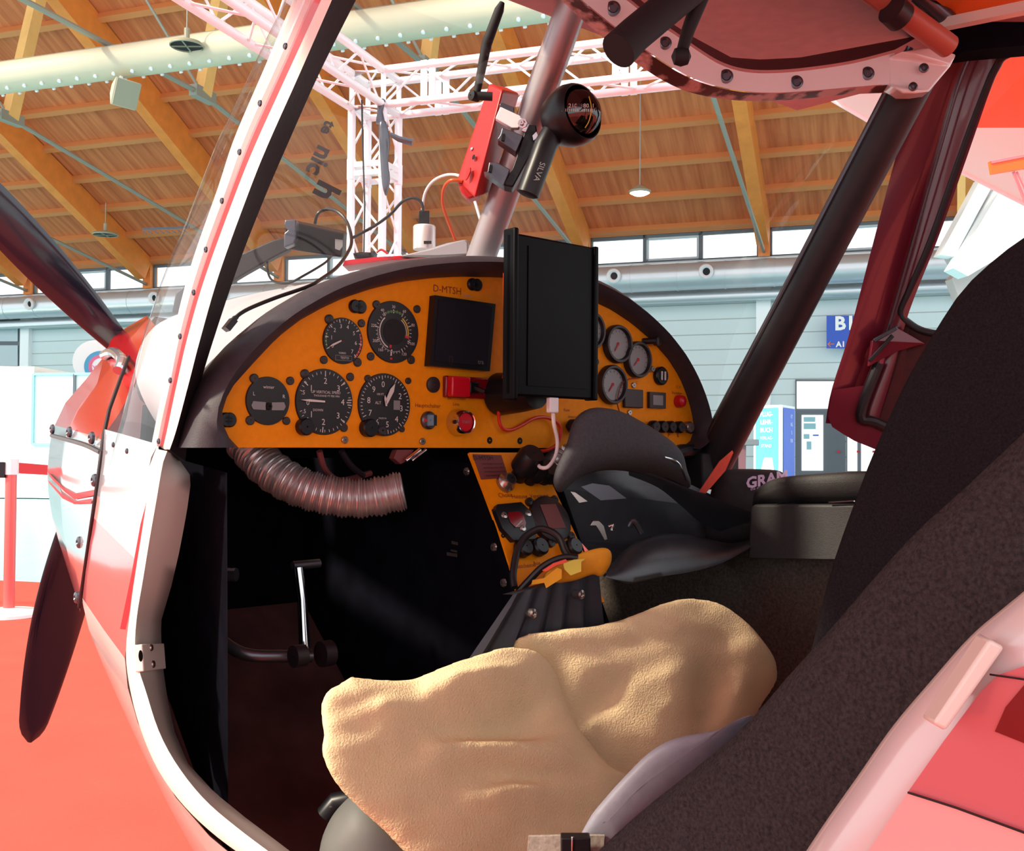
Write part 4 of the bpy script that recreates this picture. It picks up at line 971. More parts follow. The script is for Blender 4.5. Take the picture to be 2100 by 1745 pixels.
# ---- engine cowling
CW = [
 [(300, 648, -.02), (306, 652, -.06), (318, 668, -.10), (330, 700, -.16)],
 [(258, 672, -.06), (272, 690, -.12), (286, 716, -.18), (300, 745, -.23)],
 [(228, 696, -.12), (243, 725, -.18), (262, 752, -.24), (278, 782, -.28)],
 [(214, 730, -.16), (228, 758, -.22), (246, 785, -.28), (262, 815, -.32)],
 [(176, 778, -.20), (196, 800, -.26), (222, 822, -.32), (243, 850, -.355)],
 [(134, 826, -.23), (160, 845, -.29), (196, 862, -.345), (222, 880, -.375)],
 [(112, 872, -.25), (142, 880, -.31), (178, 890, -.36), (210, 902, -.388)],
 [(104, 896, -.26), (136, 904, -.32), (174, 913, -.365), (207, 925, -.398)],
 [(100, 930, -.27), (132, 940, -.325), (170, 950, -.370), (203, 965, -.402)],
 [(97, 968, -.275), (128, 990, -.33), (164, 1002, -.372), (197, 1012, -.404)],
 [(99, 1010, -.275), (128, 1035, -.33), (160, 1050, -.370), (190, 1058, -.404)],
 [(107, 1060, -.27), (130, 1080, -.325), (156, 1098, -.365), (182, 1108, -.400)],
 [(122, 1115, -.265), (138, 1130, -.315), (155, 1148, -.355), (174, 1160, -.394)],
 [(140, 1172, -.26), (148, 1182, -.305), (156, 1200, -.345), (166, 1222, -.384)],
 [(163, 1240, -.255), (163, 1244, -.300), (163, 1250, -.340), (164, 1256, -.380)]]
def cm(i, k):
    if i < 2: return 'red_gloss'
    if i < 3: return 'red_gloss'
    if i < 6: return 'red_gloss'
    return 'nose_paint' if i < 12 else 'salmon_decal'
m, crows = skin(CW, 'c', cm, air)
# front face
fr_ = [r[0] for r in crows]
fb = []
for p in fr_:
    l, f, z = toA(p); fb.append([p, A(l*.5, f+.06, lerp(z, 1.15, .15)), A(-l*.5-.02, f+.06, lerp(z, 1.15, .15)), A(-l-.02, f, z)])
m.grid(fb, 'white_paint'); cow = m.build('engine_cowling', air, smooth=60)
m = MB(); q = [[pl(x, y, l-.004) for x, y, l in r] for r in (((99, 968, -.277), (102, 978, -.28)), ((130, 1000, -.335), (132, 1008, -.335)), ((152, 1012, -.362), (153, 1024, -.362)), ((194, 1004, -.404), (192, 1016, -.404)))]
m.grid(q, 'dial_red'); q = [[pl(x, y, l-.004) for x, y, l in r] for r in (((99, 984, -.277), (100, 990, -.28)), ((126, 1012, -.333), (128, 1022, -.335)), ((152, 1028, -.364), (153, 1034, -.364)), ((189, 1022, -.405), (187, 1032, -.405)))]
m.grid(q, 'dial_red'); m.build('pinstripe', cow, smooth=0)
for x, y, l in ((109, 880, -.27), (144, 886, -.325), (190, 898, -.385), (196, 985, -.41), (165, 1112, -.375), (160, 1225, -.375)):
    c = pl(x, y, l); m = MB(); m.lathe(c, -La, [(.010, 0), (.009, .004), (.004, .006), (.001, .003)], 'steel_dark', 16); m.build('quick_fastener', cow)
m = MB(); m.tube([pl(106, 893, -.272), pl(140, 902, -.332), pl(176, 913, -.377), pl(206, 927, -.406)], .004, 'steel_dark', 8, smooth=4); m.build('cowling_split_line', cow)
m = MB(); m.tube([pl(214, 728, -.18), pl(232, 722, -.20), pl(250, 738, -.25), pl(242, 760, -.27)], .010, 'mirror_paint', 10, smooth=4); m.build('oil_hatch', cow)
# ---- propeller
hub = A(-.02, 1.22, 1.27)
prop = MB(); prop.lathe(hub, Fa, [(.06, -.10), (.085, -.06), (.085, .02), (.06, .09), (.02, .14), (.001, .15)], 'black_plastic', 28); hubo = prop.build('propeller', air)
def blade(tip_px, f, wscale, pitch, curv, tipmat=None):
    tip = pf(tip_px[0], tip_px[1], f); d = (tip-hub); L = d.length; d.normalize(); e = d.cross(Fa).normalized()
    rows = []; n = 60
    for i in range(n+1):
        t = i/n; r = L*t; ch = (.030+.055*math.sin(min(1, t*1.9)*math.pi/2))*wscale*(1-.62*max(0, (t-.55)/.45)**2)
        if t > .95: ch *= math.sqrt(max(.03, 1-((t-.95)/.05)**2))
        tw = math.radians(pitch*(1-.75*t)); c = hub+d*r+e*(curv*math.sin(t*math.pi))
        u = e*math.cos(tw)+Fa*math.sin(tw); v = d.cross(u).normalized(); th = .011*(1-.6*t)
        row = []
        for k in range(16):
            a = 2*math.pi*k/16; row.append(c+u*(ch*math.cos(a))+v*(th*math.sin(a)))
        rows.append(row)
    m = MB(); m.grid(rows, 'prop_black', closed=True); m.poly(rows[-1], 'prop_black'); return m.build('blade', hubo, smooth=60)
blade((-230, 195), 1.22, .56, 30, .0); blade((60, 1522), 1.22, .74, 22, -.022); 
tipc = A(-.02+.80*math.cos(math.radians(13)), 1.22, 1.27+.80*math.sin(math.radians(13)))
hp = tipc-CAM; 
dz = hp.dot(_F); blade((1050+FPX*hp.dot(_R)/dz, 872.5-FPX*hp.dot(_U)/dz), 1.22, .95, 50, .0)
# ---- door jamb (left, white) sweeping down into the sill
JO = [(322, 918), (316, 945), (300, 1020), (288, 1100), (276, 1180), (266, 1260), (258, 1340), (268, 1420), (290, 1500), (325, 1580), (375, 1650), (440, 1712), (520, 1770), (640, 1850)]      # outside edge
JM = [(343, 925), (334, 950), (320, 1030), (306, 1110), (293, 1190), (280, 1270), (278, 1345), (300, 1420), (326, 1500), (364, 1570), (420, 1640), (490, 1700), (570, 1760), (690, 1850)]       # fold line
JI = [(362, 935), (393, 978), (383, 1050), (368, 1130), (352, 1200), (330, 1275), (332, 1350), (343, 1430), (358, 1500), (385, 1565), (440, 1625), (520, 1690), (600, 1750), (730, 1850)]      # inner edge
def jl(pts, l): return [pl(x, y, l) for x, y in pts]
def rs(pts, n): return [(v.x, v.y) for v in resample(catmull([Vector((x, y, 0)) for x, y in pts], 5), n)]
a_ = jl(rs(JO, 48), -.508); b_ = jl(rs(JM, 48), -.512)
# the reveal face turns inward from the fold line
JIr = [Vector((x, y, 0)) for x, y in ((362, 935), (393, 978), (383, 1050), (368, 1130), (352, 1200), (330, 1275), (332, 1350), (343, 1430), (358, 1500), (385, 1565), (440, 1625), (520, 1690), (600, 1750), (730, 1850))]
ci = [pl(v.x, v.y, -.458) for v in resample(JIr, 48)]
m = MB(); rows = [a_, [p.lerp(q, .55)-La*.004 for p, q in zip(a_, b_)], b_, [p.lerp(q, .12)-La*.001 for p, q in zip(b_, ci)], [p.lerp(q, .5) for p, q in zip(b_, ci)], ci, [p+La*.004+Fa*.03 for p in ci]]
m.grid(rows, 'cream_jamb'); jamb = m.build('door_jamb', air, smooth=50)
# latch keeper plate
def on_jamb(x, y, l): return pl(x, y, l)
c = [(281, 1322, -.5135), (327, 1320, -.466), (331, 1372, -.466), (284, 1378, -.5135)]
pts = [pl(x, y, l) for x, y, l in c]; nn_ = (pts[1]-pts[0]).cross(pts[3]-pts[0]).normalized(); nn_ = nn_ if nn_.dot(CAM-pts[0]) > 0 else -nn_
m = MB(); m.poly([p-nn_*.004 for p in pts], 'cream_jamb', ext=nn_*.010); lp = m.build('latch_plate', air, smooth=0, bevel=.0015)
def onpt(x, y): return onpl(x, y, pts[0]+nn_*.006, nn_)
for x, y, r, mt in ((310, 1328, .0042, 'screw_steel'), (314, 1362, .0046, 'screw_steel')): m = MB(); m.lathe(onpt(x, y), nn_, [(r, 0), (r*.8, .0015), (r*.4, .001), (.0005, .0004)], mt, 16); m.build('screw', lp)
m = MB(); m.lathe(onpt(288, 1345), nn_, [(.0065, .0003), (.0001, .0003)], 'black_hole', 20); m.build('latch_hole', lp)
# ---- lower right corner: rear fuselage side beyond the door
RE = [(1600, 1830), (1650, 1750), (1700, 1675), (1760, 1590), (1830, 1490), (1910, 1395), (1990, 1305), (2060, 1245), (2140, 1180)]
def off(pts, dx, dy): return [(x+dx, y+dy) for x, y in pts]
NRR = 40
e0 = [pl(x, y, -.470) for x, y in rs(RE, NRR)]; e1 = [pl(x, y, -.488) for x, y in rs(off(RE, 6, 4), NRR)]; e2 = [pl(x, y, -.500) for x, y in rs(off(RE, 40, 26), NRR)]; e3 = [pl(x, y, -.506) for x, y in rs(off(RE, 90, 50), NRR)]; e4 = [pl(x, y, -.508) for x, y in rs(off(RE, 700, 420), NRR)]
m = MB(); m.grid([[p+La*.05 for p in e0], e0, e1], 'cream_jamb'); m.grid([e1, e2, e3, e4], 'white_paint'); rear = m.build('rear_fuselage', air, smooth=70)
m = MB(); m.poly([pl(x, y, -.5105) for x, y in ((1862, 1624), (1935, 1520), (2010, 1420), (2045, 1385), (2160, 1345), (2200, 1760), (2100, 1706), (1960, 1655))], 'salmon_decal', ext=La*.001); m.build('decal', rear, smooth=0)
m = MB(); m.poly([pl(x, y, -.5115) for x, y in ((2040, 1500), (2062, 1450), (2100, 1405), (2180, 1380), (2180, 1560), (2100, 1524))], 'dark_red_decal', ext=La*.001); m.build('decal', rear, smooth=0)
m = MB(); m.poly([pl(x, y, -.5108) for x, y in ((1862, 1624), (1960, 1655), (2100, 1706), (2200, 1760), (2200, 1990), (1720, 1990), (1745, 1800))], 'pale_decal', ext=La*.001); m.build('decal', rear, smooth=0)
m = MB(); m.tube([pl(1862, 1625, -.5125), pl(1910, 1640, -.5125), pl(1960, 1656, -.5125), pl(2100, 1707, -.5125), pl(2200, 1750, -.5125)], .0006, 'seam', 6); m.build('decal_edge', rear); m = MB(); m.tube([pl(2030, 1383, -.5125), pl(2120, 1396, -.5125)], .0005, 'seam', 6); m.build('decal_edge', rear)
# door striker block on that edge
d0 = .50
def pb_(x, y, d=d0): return P(x, y, d)
m = MB(); q = [(1888, 1470), (1914, 1486), (2036, 1314), (2004, 1296)]; m.hexa([pb_(x, y, .515) for x, y in q]+[pb_(x+26, y+14, .495) for x, y in q], 'cream_jamb'); 
m.hexa([pb_(x, y, .52) for x, y in ((1932, 1410), (1945, 1420), (2020, 1325), (1990, 1318))]+[pb_(x+10, y+6, .508) for x, y in ((1932, 1410), (1945, 1420), (2020, 1325), (1990, 1318))], 'steel_dark'); m.build('striker_block', air, bevel=.002)
# ---- centre brace tube
t0 = A(0, .085, 1.27); 
a = pl(975, 560, 0); b_ = pl(1192, -40, 0); m = MB(); m.tube([a, b_], .0215, 'silver_tube', 36); brace = m.build('centre_brace_tube', air)
TA = (b_-a).normalized()
# ---- right pillar tube
a = P(1462, 945, 1.80); b_ = P(1895, 120, 1.50); m = MB(); side_v = (b_-a).cross(CAM-a).normalized(); ctr = [a, a.lerp(b_, .5), b_]
m.tube(ctr, [.034, .030, .030], 'black_trim', 24); rp = m.build('windshield_pillar', air)
sv = -side_v if side_v.dot(_R) > 0 else side_v
m = MB(); tow = (CAM-a).normalized(); m.tube([p+sv*.024+tow*.018 for p in ctr], .0050, 'steel_dark', 10); m.build('drip_rail', rp)
m = MB(); m.tube([P(1435, 925, 1.79), P(1400, 925, 1.74), P(1340, 945, 1.70)], .012, 'black_plastic', 10); m.box(P(1430, 965, 1.82), La*.05, Fa*.05, Zv*.03, 'black_matte'); m.build('pillar_foot', rp, bevel=.004)
# ---- windshield top frame with screws
def dtop(x): return 1.18+(x-1200)/760*.32
TF_b = [(1150, -12), (1196, 32), (1240, 70), (1300, 118), (1360, 158), (1420, 186), (1500, 202), (1580, 205), (1660, 200), (1740, 192), (1838, 188)]
TF_m = [(1160, -26), (1212, 15), (1258, 52), (1315, 95), (1372, 134), (1430, 164), (1505, 184), (1580, 190), (1660, 186), (1740, 179), (1825, 172)]
TF_t = [(1230, -40), (1290, 4), (1335, 40), (1385, 72), (1430, 104), (1480, 134), (1530, 148), (1590, 150), (1660, 144), (1750, 130), (1835, 108)]
def tf(pts, o=0.0): return [P(x, y, dtop(x)+o) for x, y in pts]
n_ = 44
B_ = resample(catmull(tf(TF_b, .03), 4), n_); M_ = resample(catmull(tf(TF_m), 4), n_); T_ = resample(catmull(tf(TF_t), 4), n_)
m = MB(); m.grid([M_, [p.lerp(q, .5) for p, q in zip(M_, T_)], T_, [p+Fa*.03 for p in T_]], 'white_paint'); tfo = m.build('windshield_top_frame', air, smooth=50)
m = MB(); m.grid([[p+_F*.004 for p in M_], B_, [p+Fa*.006 for p in B_]], 'scuffed_edge'); m.build('frame_lip', tfo, smooth=50)
m = MB(); q = [(1822, 118), (1850, 105), (1890, 98), (1920, 98), (1962, 112), (1950, 135), (1907, 186), (1880, 190), (1852, 190), (1838, 180), (1822, 172)]
pts = [P(x, y, dtop(x)-.022+(.022 if x < 1830 else 0)) for x, y in q]; m.poly(pts, 'white_paint', ext=_F*.03); m.build('corner_bracket', tfo, bevel=.006, smooth=40)
for x, y, r in ((1257, 18, .0085), (1364, 89, .0075), (1489, 157, .0085), (1633, 169, .0085), (1779, 151, .0088), (1894, 140, .0065), (1872, 178, .0060)):
    c = P(x, y, dtop(x)-(.024 if x > 1820 else .002)); m = MB(); m.lathe(c, -_F, [(r, 0), (r, .002), (r*.7, .0028), (r*.5, .001), (.0005, .001)], 'steel_dark', 20); m.build('screw', tfo)
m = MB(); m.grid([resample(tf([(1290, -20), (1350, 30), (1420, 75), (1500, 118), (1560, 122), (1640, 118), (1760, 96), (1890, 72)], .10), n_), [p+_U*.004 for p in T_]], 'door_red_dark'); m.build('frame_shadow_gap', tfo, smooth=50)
# ---- roof and wing stub over the cabin
m = MB(); ZR = 1.70
m.hexa([A(-.50, -.06, ZR), A(.62, -.06, ZR), A(.62, -1.7, ZR), A(-.50, -1.7, ZR), A(-.50, -.06, ZR+.12), A(.62, -.06, ZR+.12), A(.62, -1.7, ZR+.12), A(-.50, -1.7, ZR+.12)], 'roof_pink'); roof = m.build('cabin_roof', air, smooth=0)
m = MB(); pr = [(-.10, 0), (-.13, .05), (-.25, .10), (-.6, .125), (-1.5, .04), (-1.5, .03), (-.6, 0), (-.2, -.01)]
m.grid([[A(l, f, 1.76+z+.02*(-l-.5)) for f, z in pr] for l in (-.52, -2.5, -4.9)], 'white_paint', closed=True); m.poly([A(-4.9, f, 1.76+z+.088) for f, z in pr], 'white_paint'); m.build('wing', air, smooth=50)
def proof(x, y, o): return pz(x, y, ZR-o)
m = MB(); m.poly([proof(x, y, .004) for x, y in ((1870, -40), (1958, 32), (2000, 30), (2140, 4), (2140, -60))], 'roof_orange', ext=Zv*.003); m.build('roof_fabric', roof, smooth=0)
m = MB(); m.bar(P(1925, 52, 1.46), P(2140, 8, 1.34), .014, .012, 'cream_jamb', up=_F); m.build('roof_rail', roof)
m = MB(); m.poly([P(x, y, 1.50) for x, y in ((1944, 58), (2140, 20), (2140, 90), (2020, 100), (1975, 106), (1950, 100))], 'interior_black', ext=_F*.05); m.build('door_header', roof, smooth=0)
m = MB(); m.tube([P(1745, -50, 1.33), P(1945, 95, 1.42)], .0155, 'roof_tube', 24); m.build('roof_tube', roof)
m = MB(); m.tube([P(1850, -40, 1.42), P(1945, 42, 1.46)], .0125, 'steel_dark', 20); m.build('roof_tube', roof)
m = MB(); m.tube([P(1828, 18, 1.34), P(1848, 36, 1.35)], .019, 'screw_black', 20); m.build('tube_clamp', roof)
# overhead grips
m = MB(); m.tube([P(1268, 104, 1.04), P(1300, 72, 1.05), P(1460, -60, 1.10)], [.0185, .0175, .0175], 'black_matte', 24); m.build('grab_handle', roof)
m = MB(); m.tube([P(1397, 118, 1.10), P(1400, 100, 1.10), P(1412, 60, 1.10), P(1450, -40, 1.10)], [.0085, .0060, .007, .0095], 'black_matte', 16); m.lathe(P(1397, 116, 1.10), _R, [(.001, -.010), (.008, -.007), (.010, 0), (.008, .007), (.001, .010)], 'black_matte', 16); m.build('trim_lever', roof)
# ---- right door: red frame standing open
DR = [(1872, 128), (1970, 98), (2040, 100), (2160, 70)]
def dl(x, y): return P(x, y, lerp(1.66, 1.80, (y-100)/800) - max(0, (x-1850))/2600)
outer = [(1882, 160), (1905, 105), (1975, 108), (2040, 108), (2180, 75), (2180, 300), (2150, 700), (2080, 950), (1950, 950), (1790, 920), (1745, 900), (1693, 868), (1705, 800), (1740, 690), (1790, 500), (1840, 310)]
hole = [(2190, 92), (2085, 108), (2054, 122), (2045, 150), (2020, 200), (1985, 300), (1955, 400), (1930, 470), (1905, 530), (1875, 600), (1855, 640), (1870, 655), (1890, 668), (1910, 672), (1960, 668), (2190, 640)]
m = MB(); pts3 = [[dl(x, y) for x, y in outer], [dl(x, y) for x, y in hole]]
flat = [p for r in pts3 for p in r]; tr = tessellate_polygon([[Vector((x, -y, 0)) for x, y in outer], [Vector((x, -y, 0)) for x, y in hole if True]])
m = MB()
# build as band between outer-left edge and window/inner edge
Lx = [(1905, 105), (1882, 160), (1840, 310), (1790, 500), (1740, 690), (1705, 800), (1693, 868)]
Mx = [(1990, 112), (1963, 180), (1925, 310), (1870, 500), (1815, 690), (1775, 800), (1750, 872)]
Ix = [(2056, 118), (2030, 180), (1985, 310), (1922, 488), (1862, 640), (1830, 760), (1800, 860)]
for nm, (u, v), mt, o in (('f', (Lx, Mx), 'door_red', (0, .02)), ('g', (Mx, Ix), 'door_red', (.02, -.005))):
    a = resample(catmull([dl(x, y)+_F*o[0] for x, y in u], 4), 30); b_ = resample(catmull([dl(x, y)+_F*o[1] for x, y in v], 4), 30)
    m.grid([a, [p.lerp(q, .5)-_F*.008 for p, q in zip(a, b_)], b_], mt)
door = m.build('door_frame', air, smooth=50)
m = MB(); m.tube([dl(x, y)-_F*.004 for x, y in ((1990, 112), (1963, 180), (1925, 310), (1870, 500), (1815, 690), (1790, 770))], .0022, 'steel_dark', 8, smooth=4); m.build('edge_seam', door)
m = MB(); m.tube([dl(x, y)-_F*.0 for x, y in ((2180, 88), (2070, 110), (2042, 140), (2020, 190), (1975, 310), (1912, 488), (1868, 590), (1848, 640), (1866, 664), (1905, 682), (1990, 690))], .0060, 'black_trim', 12, smooth=5); m.build('window_seal', door)
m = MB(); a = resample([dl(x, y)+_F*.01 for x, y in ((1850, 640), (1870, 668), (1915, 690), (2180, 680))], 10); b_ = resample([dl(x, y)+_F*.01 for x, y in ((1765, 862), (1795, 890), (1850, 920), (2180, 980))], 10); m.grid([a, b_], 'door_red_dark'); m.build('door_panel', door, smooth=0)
m = MB(); a = resample([dl(x, y)-_F*.006 for x, y in ((1705, 800), (1693, 868), (1745, 902), (1795, 922), (1960, 1000))], 14); b_ = resample([dl(x, y)-_F*.006 for x, y in ((1775, 790), (1757, 850), (1790, 868), (1830, 888), (1990, 940))], 14); m.grid([a, b_], 'door_red'); m.build('door_bottom_rail', door, smooth=50)
m = MB(); m.tube([dl(x, y)-_F*.008 for x, y in ((1800, 745), (1762, 850), (1790, 866), (1850, 892), (1990, 950))], .009, 'black_trim', 10, smooth=4); m.build('lower_seal', door)
m = MB(); m.poly([dl(x, y)-_F*.015 for x, y in ((1783, 700), (1830, 672), (1890, 706), (1868, 712), (1832, 722), (1776, 752))], 'door_red', ext=_F*.01); m.bar(dl(1783, 701)-_F*.02, dl(1830, 674)-_F*.02, .006, .006, 'steel_dark', up=_F); m.bar(dl(1774, 742)-_F*.02, dl(1822, 690)-_F*.02, .006, .006, 'black_trim', up=_F); m.build('door_latch', door, bevel=.001)
m = MB(); m.add([dl(x, y)+_F*.004 for x, y in ((2180, 90), (2060, 112), (1985, 300), (1860, 640), (1880, 670), (2180, 680))], [(0, 1, 2, 3, 4, 5)], 'pane'); m.build('door_window', door, smooth=0)
# ================================================================== SEATS AND LOOSE THINGS
# near seat back: reclined carpet-covered slab; silhouettes come from its upper and inner edges
def slabside(edge, l_in, l_out, thick, mt, name, back):
    a = rs(edge, 30); A_ = [pl(x, y, l_in) for x, y in a]; rows = []
    n = back.normalized()
    far = [A(l_out, toA(p)[1], toA(p)[2]) for p in A_]
    far2 = [A(l_out, toA(p)[1], toA(p)[2])+n*thick for p in A_]; A2 = [p+n*thick for p in A_]
    m = MB(); rr = .02; sd_ = La if l_out < l_in else -La
    rows = [A2, [p+n*rr for p in A_], [p-sd_*rr*.3+n*rr*.3 for p in A_], [p-sd_*rr for p in A_]] if False else [A2, [p+n*rr*.6 for p in A_], [p+sd_*-.012 for p in A_], [lerp_(p, q, .5)+n*-.0 for p, q in zip(A_, far)], [q+sd_*.012 for q in far], [q+n*rr*.6 for q in far], far2]
    m.grid(rows+[rows[0]], mt)
    for k in (0, -1): m.poly([r[k] for r in rows], mt)
    return m.build(name, air, smooth=60)
def lerp_(p, q, t): return p.lerp(q, t)
backdir = (-Fa*.72-Zv*.70)
seatN = [(1090, 1880), (1150, 1810), (1215, 1742), (1300, 1665), (1400, 1585), (1500, 1500), (1600, 1385), (1655, 1325), (1740, 1225), (1851, 1100), (1960, 1000), (2100, 868), (2200, 780)]
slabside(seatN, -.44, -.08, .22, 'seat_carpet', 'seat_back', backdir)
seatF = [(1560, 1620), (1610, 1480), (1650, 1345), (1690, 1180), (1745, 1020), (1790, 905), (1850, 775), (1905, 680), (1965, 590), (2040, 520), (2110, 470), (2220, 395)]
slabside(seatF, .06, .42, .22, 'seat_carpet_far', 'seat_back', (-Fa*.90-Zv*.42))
# seat bolster edge (vinyl) between cover and seat back
m = MB(); bo_ = [(1196, 1760), (1218, 1690), (1255, 1640), (1300, 1590), (1345, 1545), (1395, 1518), (1450, 1508), (1510, 1500), (1560, 1470), (1500, 1560), (1420, 1640), (1330, 1720), (1290, 1780)]
dd = lambda x, y: P(x, y, 1.00)
m.inflate(catmull([dd(x, y) for x, y in bo_], 4, True), [dd(1260, 1720), dd(1350, 1620), dd(1500, 1520)], .035, (-_F*.7-_R*.5+_U*.4), 'seat_edge', back=.3); m.build('seat_bolster', air, smooth=80)
m = MB(); q = [dd(x, y)-_F*.012 for x, y in ((1395, 1517), (1420, 1502), (1470, 1492), (1540, 1478), (1520, 1500), (1450, 1509))]; m.poly(q, 'silver_can', ext=_F*.004); m.build('bolster_trim', air, smooth=0)
# front of the seat base, grey vinyl, and a small black lever
m = MB(); sb = [(650, 1850), (655, 1745), (672, 1690), (700, 1650), (740, 1620), (790, 1630), (850, 1700), (930, 1850)]
dv = lambda x, y: P(x, y, 1.17)
m.inflate(catmull([dv(x, y) for x, y in sb], 4, True), [dv(760, 1700), dv(780, 1820)], .06, -_F, 'seat_vinyl', back=.8); m.build('seat_base', air, smooth=80)
m = MB(); m.tube([P(668, 1672, 1.22), P(690, 1645, 1.22), P(720, 1640, 1.22)], .012, 'black_plastic', 12); m.lathe(P(678, 1656, 1.20), -_F, [(.002, 0), (.001, .002)], 'screw_steel', 10); m.build('seat_lever', air)
# beige fleece cover over both seats
def dcv(x, y):  # distance of the cover's middle plane
    return lerp(1.13, 1.45, max(0, min(1, (x-680)/820)))-max(0, (y-1420))/900*.16
def fold(x0, y0, x1, y1, w, amp, fx=1.0):
    ax_, ay_ = x0, y0; L2 = ((x1-x0)**2+(y1-y0)**2)
    def g(x, y):
        t = ((x-ax_)*(x1-x0)+(y-ay_)*(y1-y0))/L2; t = max(0, min(1, t)); px_, py_ = ax_+t*(x1-x0), ay_+t*(y1-y0)
        d = math.hypot(x-px_, y-py_); return amp*math.exp(-(d/(w*1.7))**2)*math.sin(math.pi*min(1, .15+t*.8))
    return g
folds = [fold(860, 1500, 1180, 1475, 24, -.011), fold(900, 1535, 1210, 1560, 20, .012), fold(960, 1570, 1230, 1600, 22, -.012), fold(990, 1440, 1150, 1415, 18, -.012), fold(900, 1420, 1140, 1385, 20, .010), fold(1000, 1620, 1260, 1640, 30, .010), fold(1090, 1670, 1260, 1660, 22, -.008), fold(780, 1450, 900, 1520, 26, .007)]
foldsB = [fold(1180, 1440, 1290, 1390, 16, -.012), fold(1230, 1480, 1380, 1520, 18, .009), fold(1480, 1330, 1440, 1530, 26, -.016), fold(1540, 1350, 1490, 1530, 22, .012), fold(1400, 1320, 1400, 1500, 40, .010), fold(1120, 1330, 1170, 1440, 22, -.008), fold(1200, 1480, 1345, 1610, 40, -.022)]
from mathutils import noise as _nz
def wr(v, s=1.0):
    x, y = unproj(v); return .0042*s*_nz.noise(Vector((x/130, y/42+x/300, 0)))+.0022*s*_nz.noise(Vector((x/60, y/22-x/160, 3)))
def dispA(v): x, y = unproj(v); return 3.4*sum(g(x, y) for g in folds)+wr(v, 1.9)
def dispB(v): x, y = unproj(v); return 2.0*sum(g(x, y) for g in foldsB)+wr(v, 1.5)
lobeA = [(722, 1406), (736, 1400), (760, 1404), (800, 1407), (850, 1405), (900, 1392), (950, 1370), (1000, 1350), (1060, 1334), (1120, 1345), (1150, 1395), (1160, 1432), (1180, 1475), (1220, 1535), (1262, 1580), (1302, 1604), (1268, 1660), (1230, 1730), (1190, 1850), (1000, 1880), (880, 1800), (800, 1718), (750, 1672), (705, 1628), (680, 1590), (670, 1555), (676, 1528), (670, 1495), (673, 1455), (690, 1424)]
lobeB = [(1040, 1345), (1100, 1330), (1170, 1326), (1230, 1315), (1300, 1288), (1350, 1266), (1400, 1254), (1440, 1253), (1480, 1262), (1530, 1294), (1566, 1335), (1595, 1388), (1560, 1450), (1520, 1530), (1470, 1620), (1420, 1700), (1320, 1720), (1200, 1660), (1110, 1560), (1050, 1430)]
cvr = thing('seat_cover', P(1050, 1700, 1.2), 'beige fleece seat cover draped in soft folds over both seats', 'seat cover')
nA = (-_F*.62+_U*.62-_R*.35).normalized(); nB = (-_F*.55+_U*.75).normalized()
def ground(pts): return [P(x, y, dcv(x, y)) for x, y in pts]
m = MB(); m.inflate(catmull(ground(lobeA), 6, True), ground([(790, 1500), (900, 1580), (1060, 1640)]), .055, nA, 'fleece', rings=22, disp=dispA, back=.5); m.build('near_fold', cvr, smooth=180, remesh=.0045)
m = MB(); m.inflate(catmull([P(x, y, dcv(x, y)+.06) for x, y in lobeB], 6, True), [P(x, y, dcv(x, y)+.06) for x, y in ((1180, 1400), (1320, 1400), (1440, 1400))], .070, nB, 'fleece', rings=22, disp=dispB, back=.5); m.build('far_fold', cvr, smooth=180, remesh=.0045)
# dark carpet wall shown in the gap
# seat belt
t = thing('seat_belt', P(1160, 1760, .95), 'grey webbing seat belt with a dark buckle at the bottom edge', 'seat belt')
m = MB(); q = [P(x, y, .97) for x, y in ((1078, 1790), (1084, 1716), (1160, 1714), (1240, 1714), (1234, 1790))]; m.poly(q, 'webbing', ext=_F*.004); m.build('strap', t, smooth=0)
m = MB(); m.box(P(1180, 1745, .955), _R*.013, _U*.014, _F*.007, 'black_plastic'); m.box(P(1174, 1745, .948), _R*.0012, _U*.013, _F*.001, 'chrome'); m.build('buckle', t, bevel=.004)

# ---- right armrest box and cushion on the side wall
m = MB(); q = [(1538, 1042), (1545, 1034), (1840, 1034), (1860, 1150), (1532, 1146)]; m.poly([pl(x, y, .37) for x, y in q], 'leather_grey', ext=La*.09); m.build('armrest_box', air, bevel=.004)
m = MB(); cu_ = [(1546, 1020), (1552, 1004), (1575, 990), (1610, 982), (1680, 976), (1790, 972), (1830, 1000), (1800, 1026), (1700, 1029), (1560, 1031)]; dc_ = lambda x, y: pl(x, y, .40)
m.inflate(catmull([dc_(x, y) for x, y in cu_], 3, True), [dc_(1590, 1008), dc_(1780, 1003)], .035, (-_F+_U*.4), 'leather_grey', back=1.6); m.build('armrest_cushion', air, smooth=80)
for (x0, y0, x1, y1) in ((1595, 1033, 1632, 1030), (1700, 1030, 1752, 1027)):
    m = MB(); m.bar(pl(x0, y0, .365), pl(x1, y1, .365), .003, .002, 'chrome'); m.build('zip_pull', air)
# brown carpeted side panel below
m = MB(); q = [(1205, 1120), (1240, 1150), (1400, 1165), (1535, 1120), (1535, 1146), (1860, 1150), (1800, 1300), (1700, 1500), (1560, 1560), (1225, 1420), (1212, 1310)]; m.poly([pl(x, y, .44) for x, y in q], 'interior_brown', ext=La*.02); m.build('side_panel', air, smooth=0)
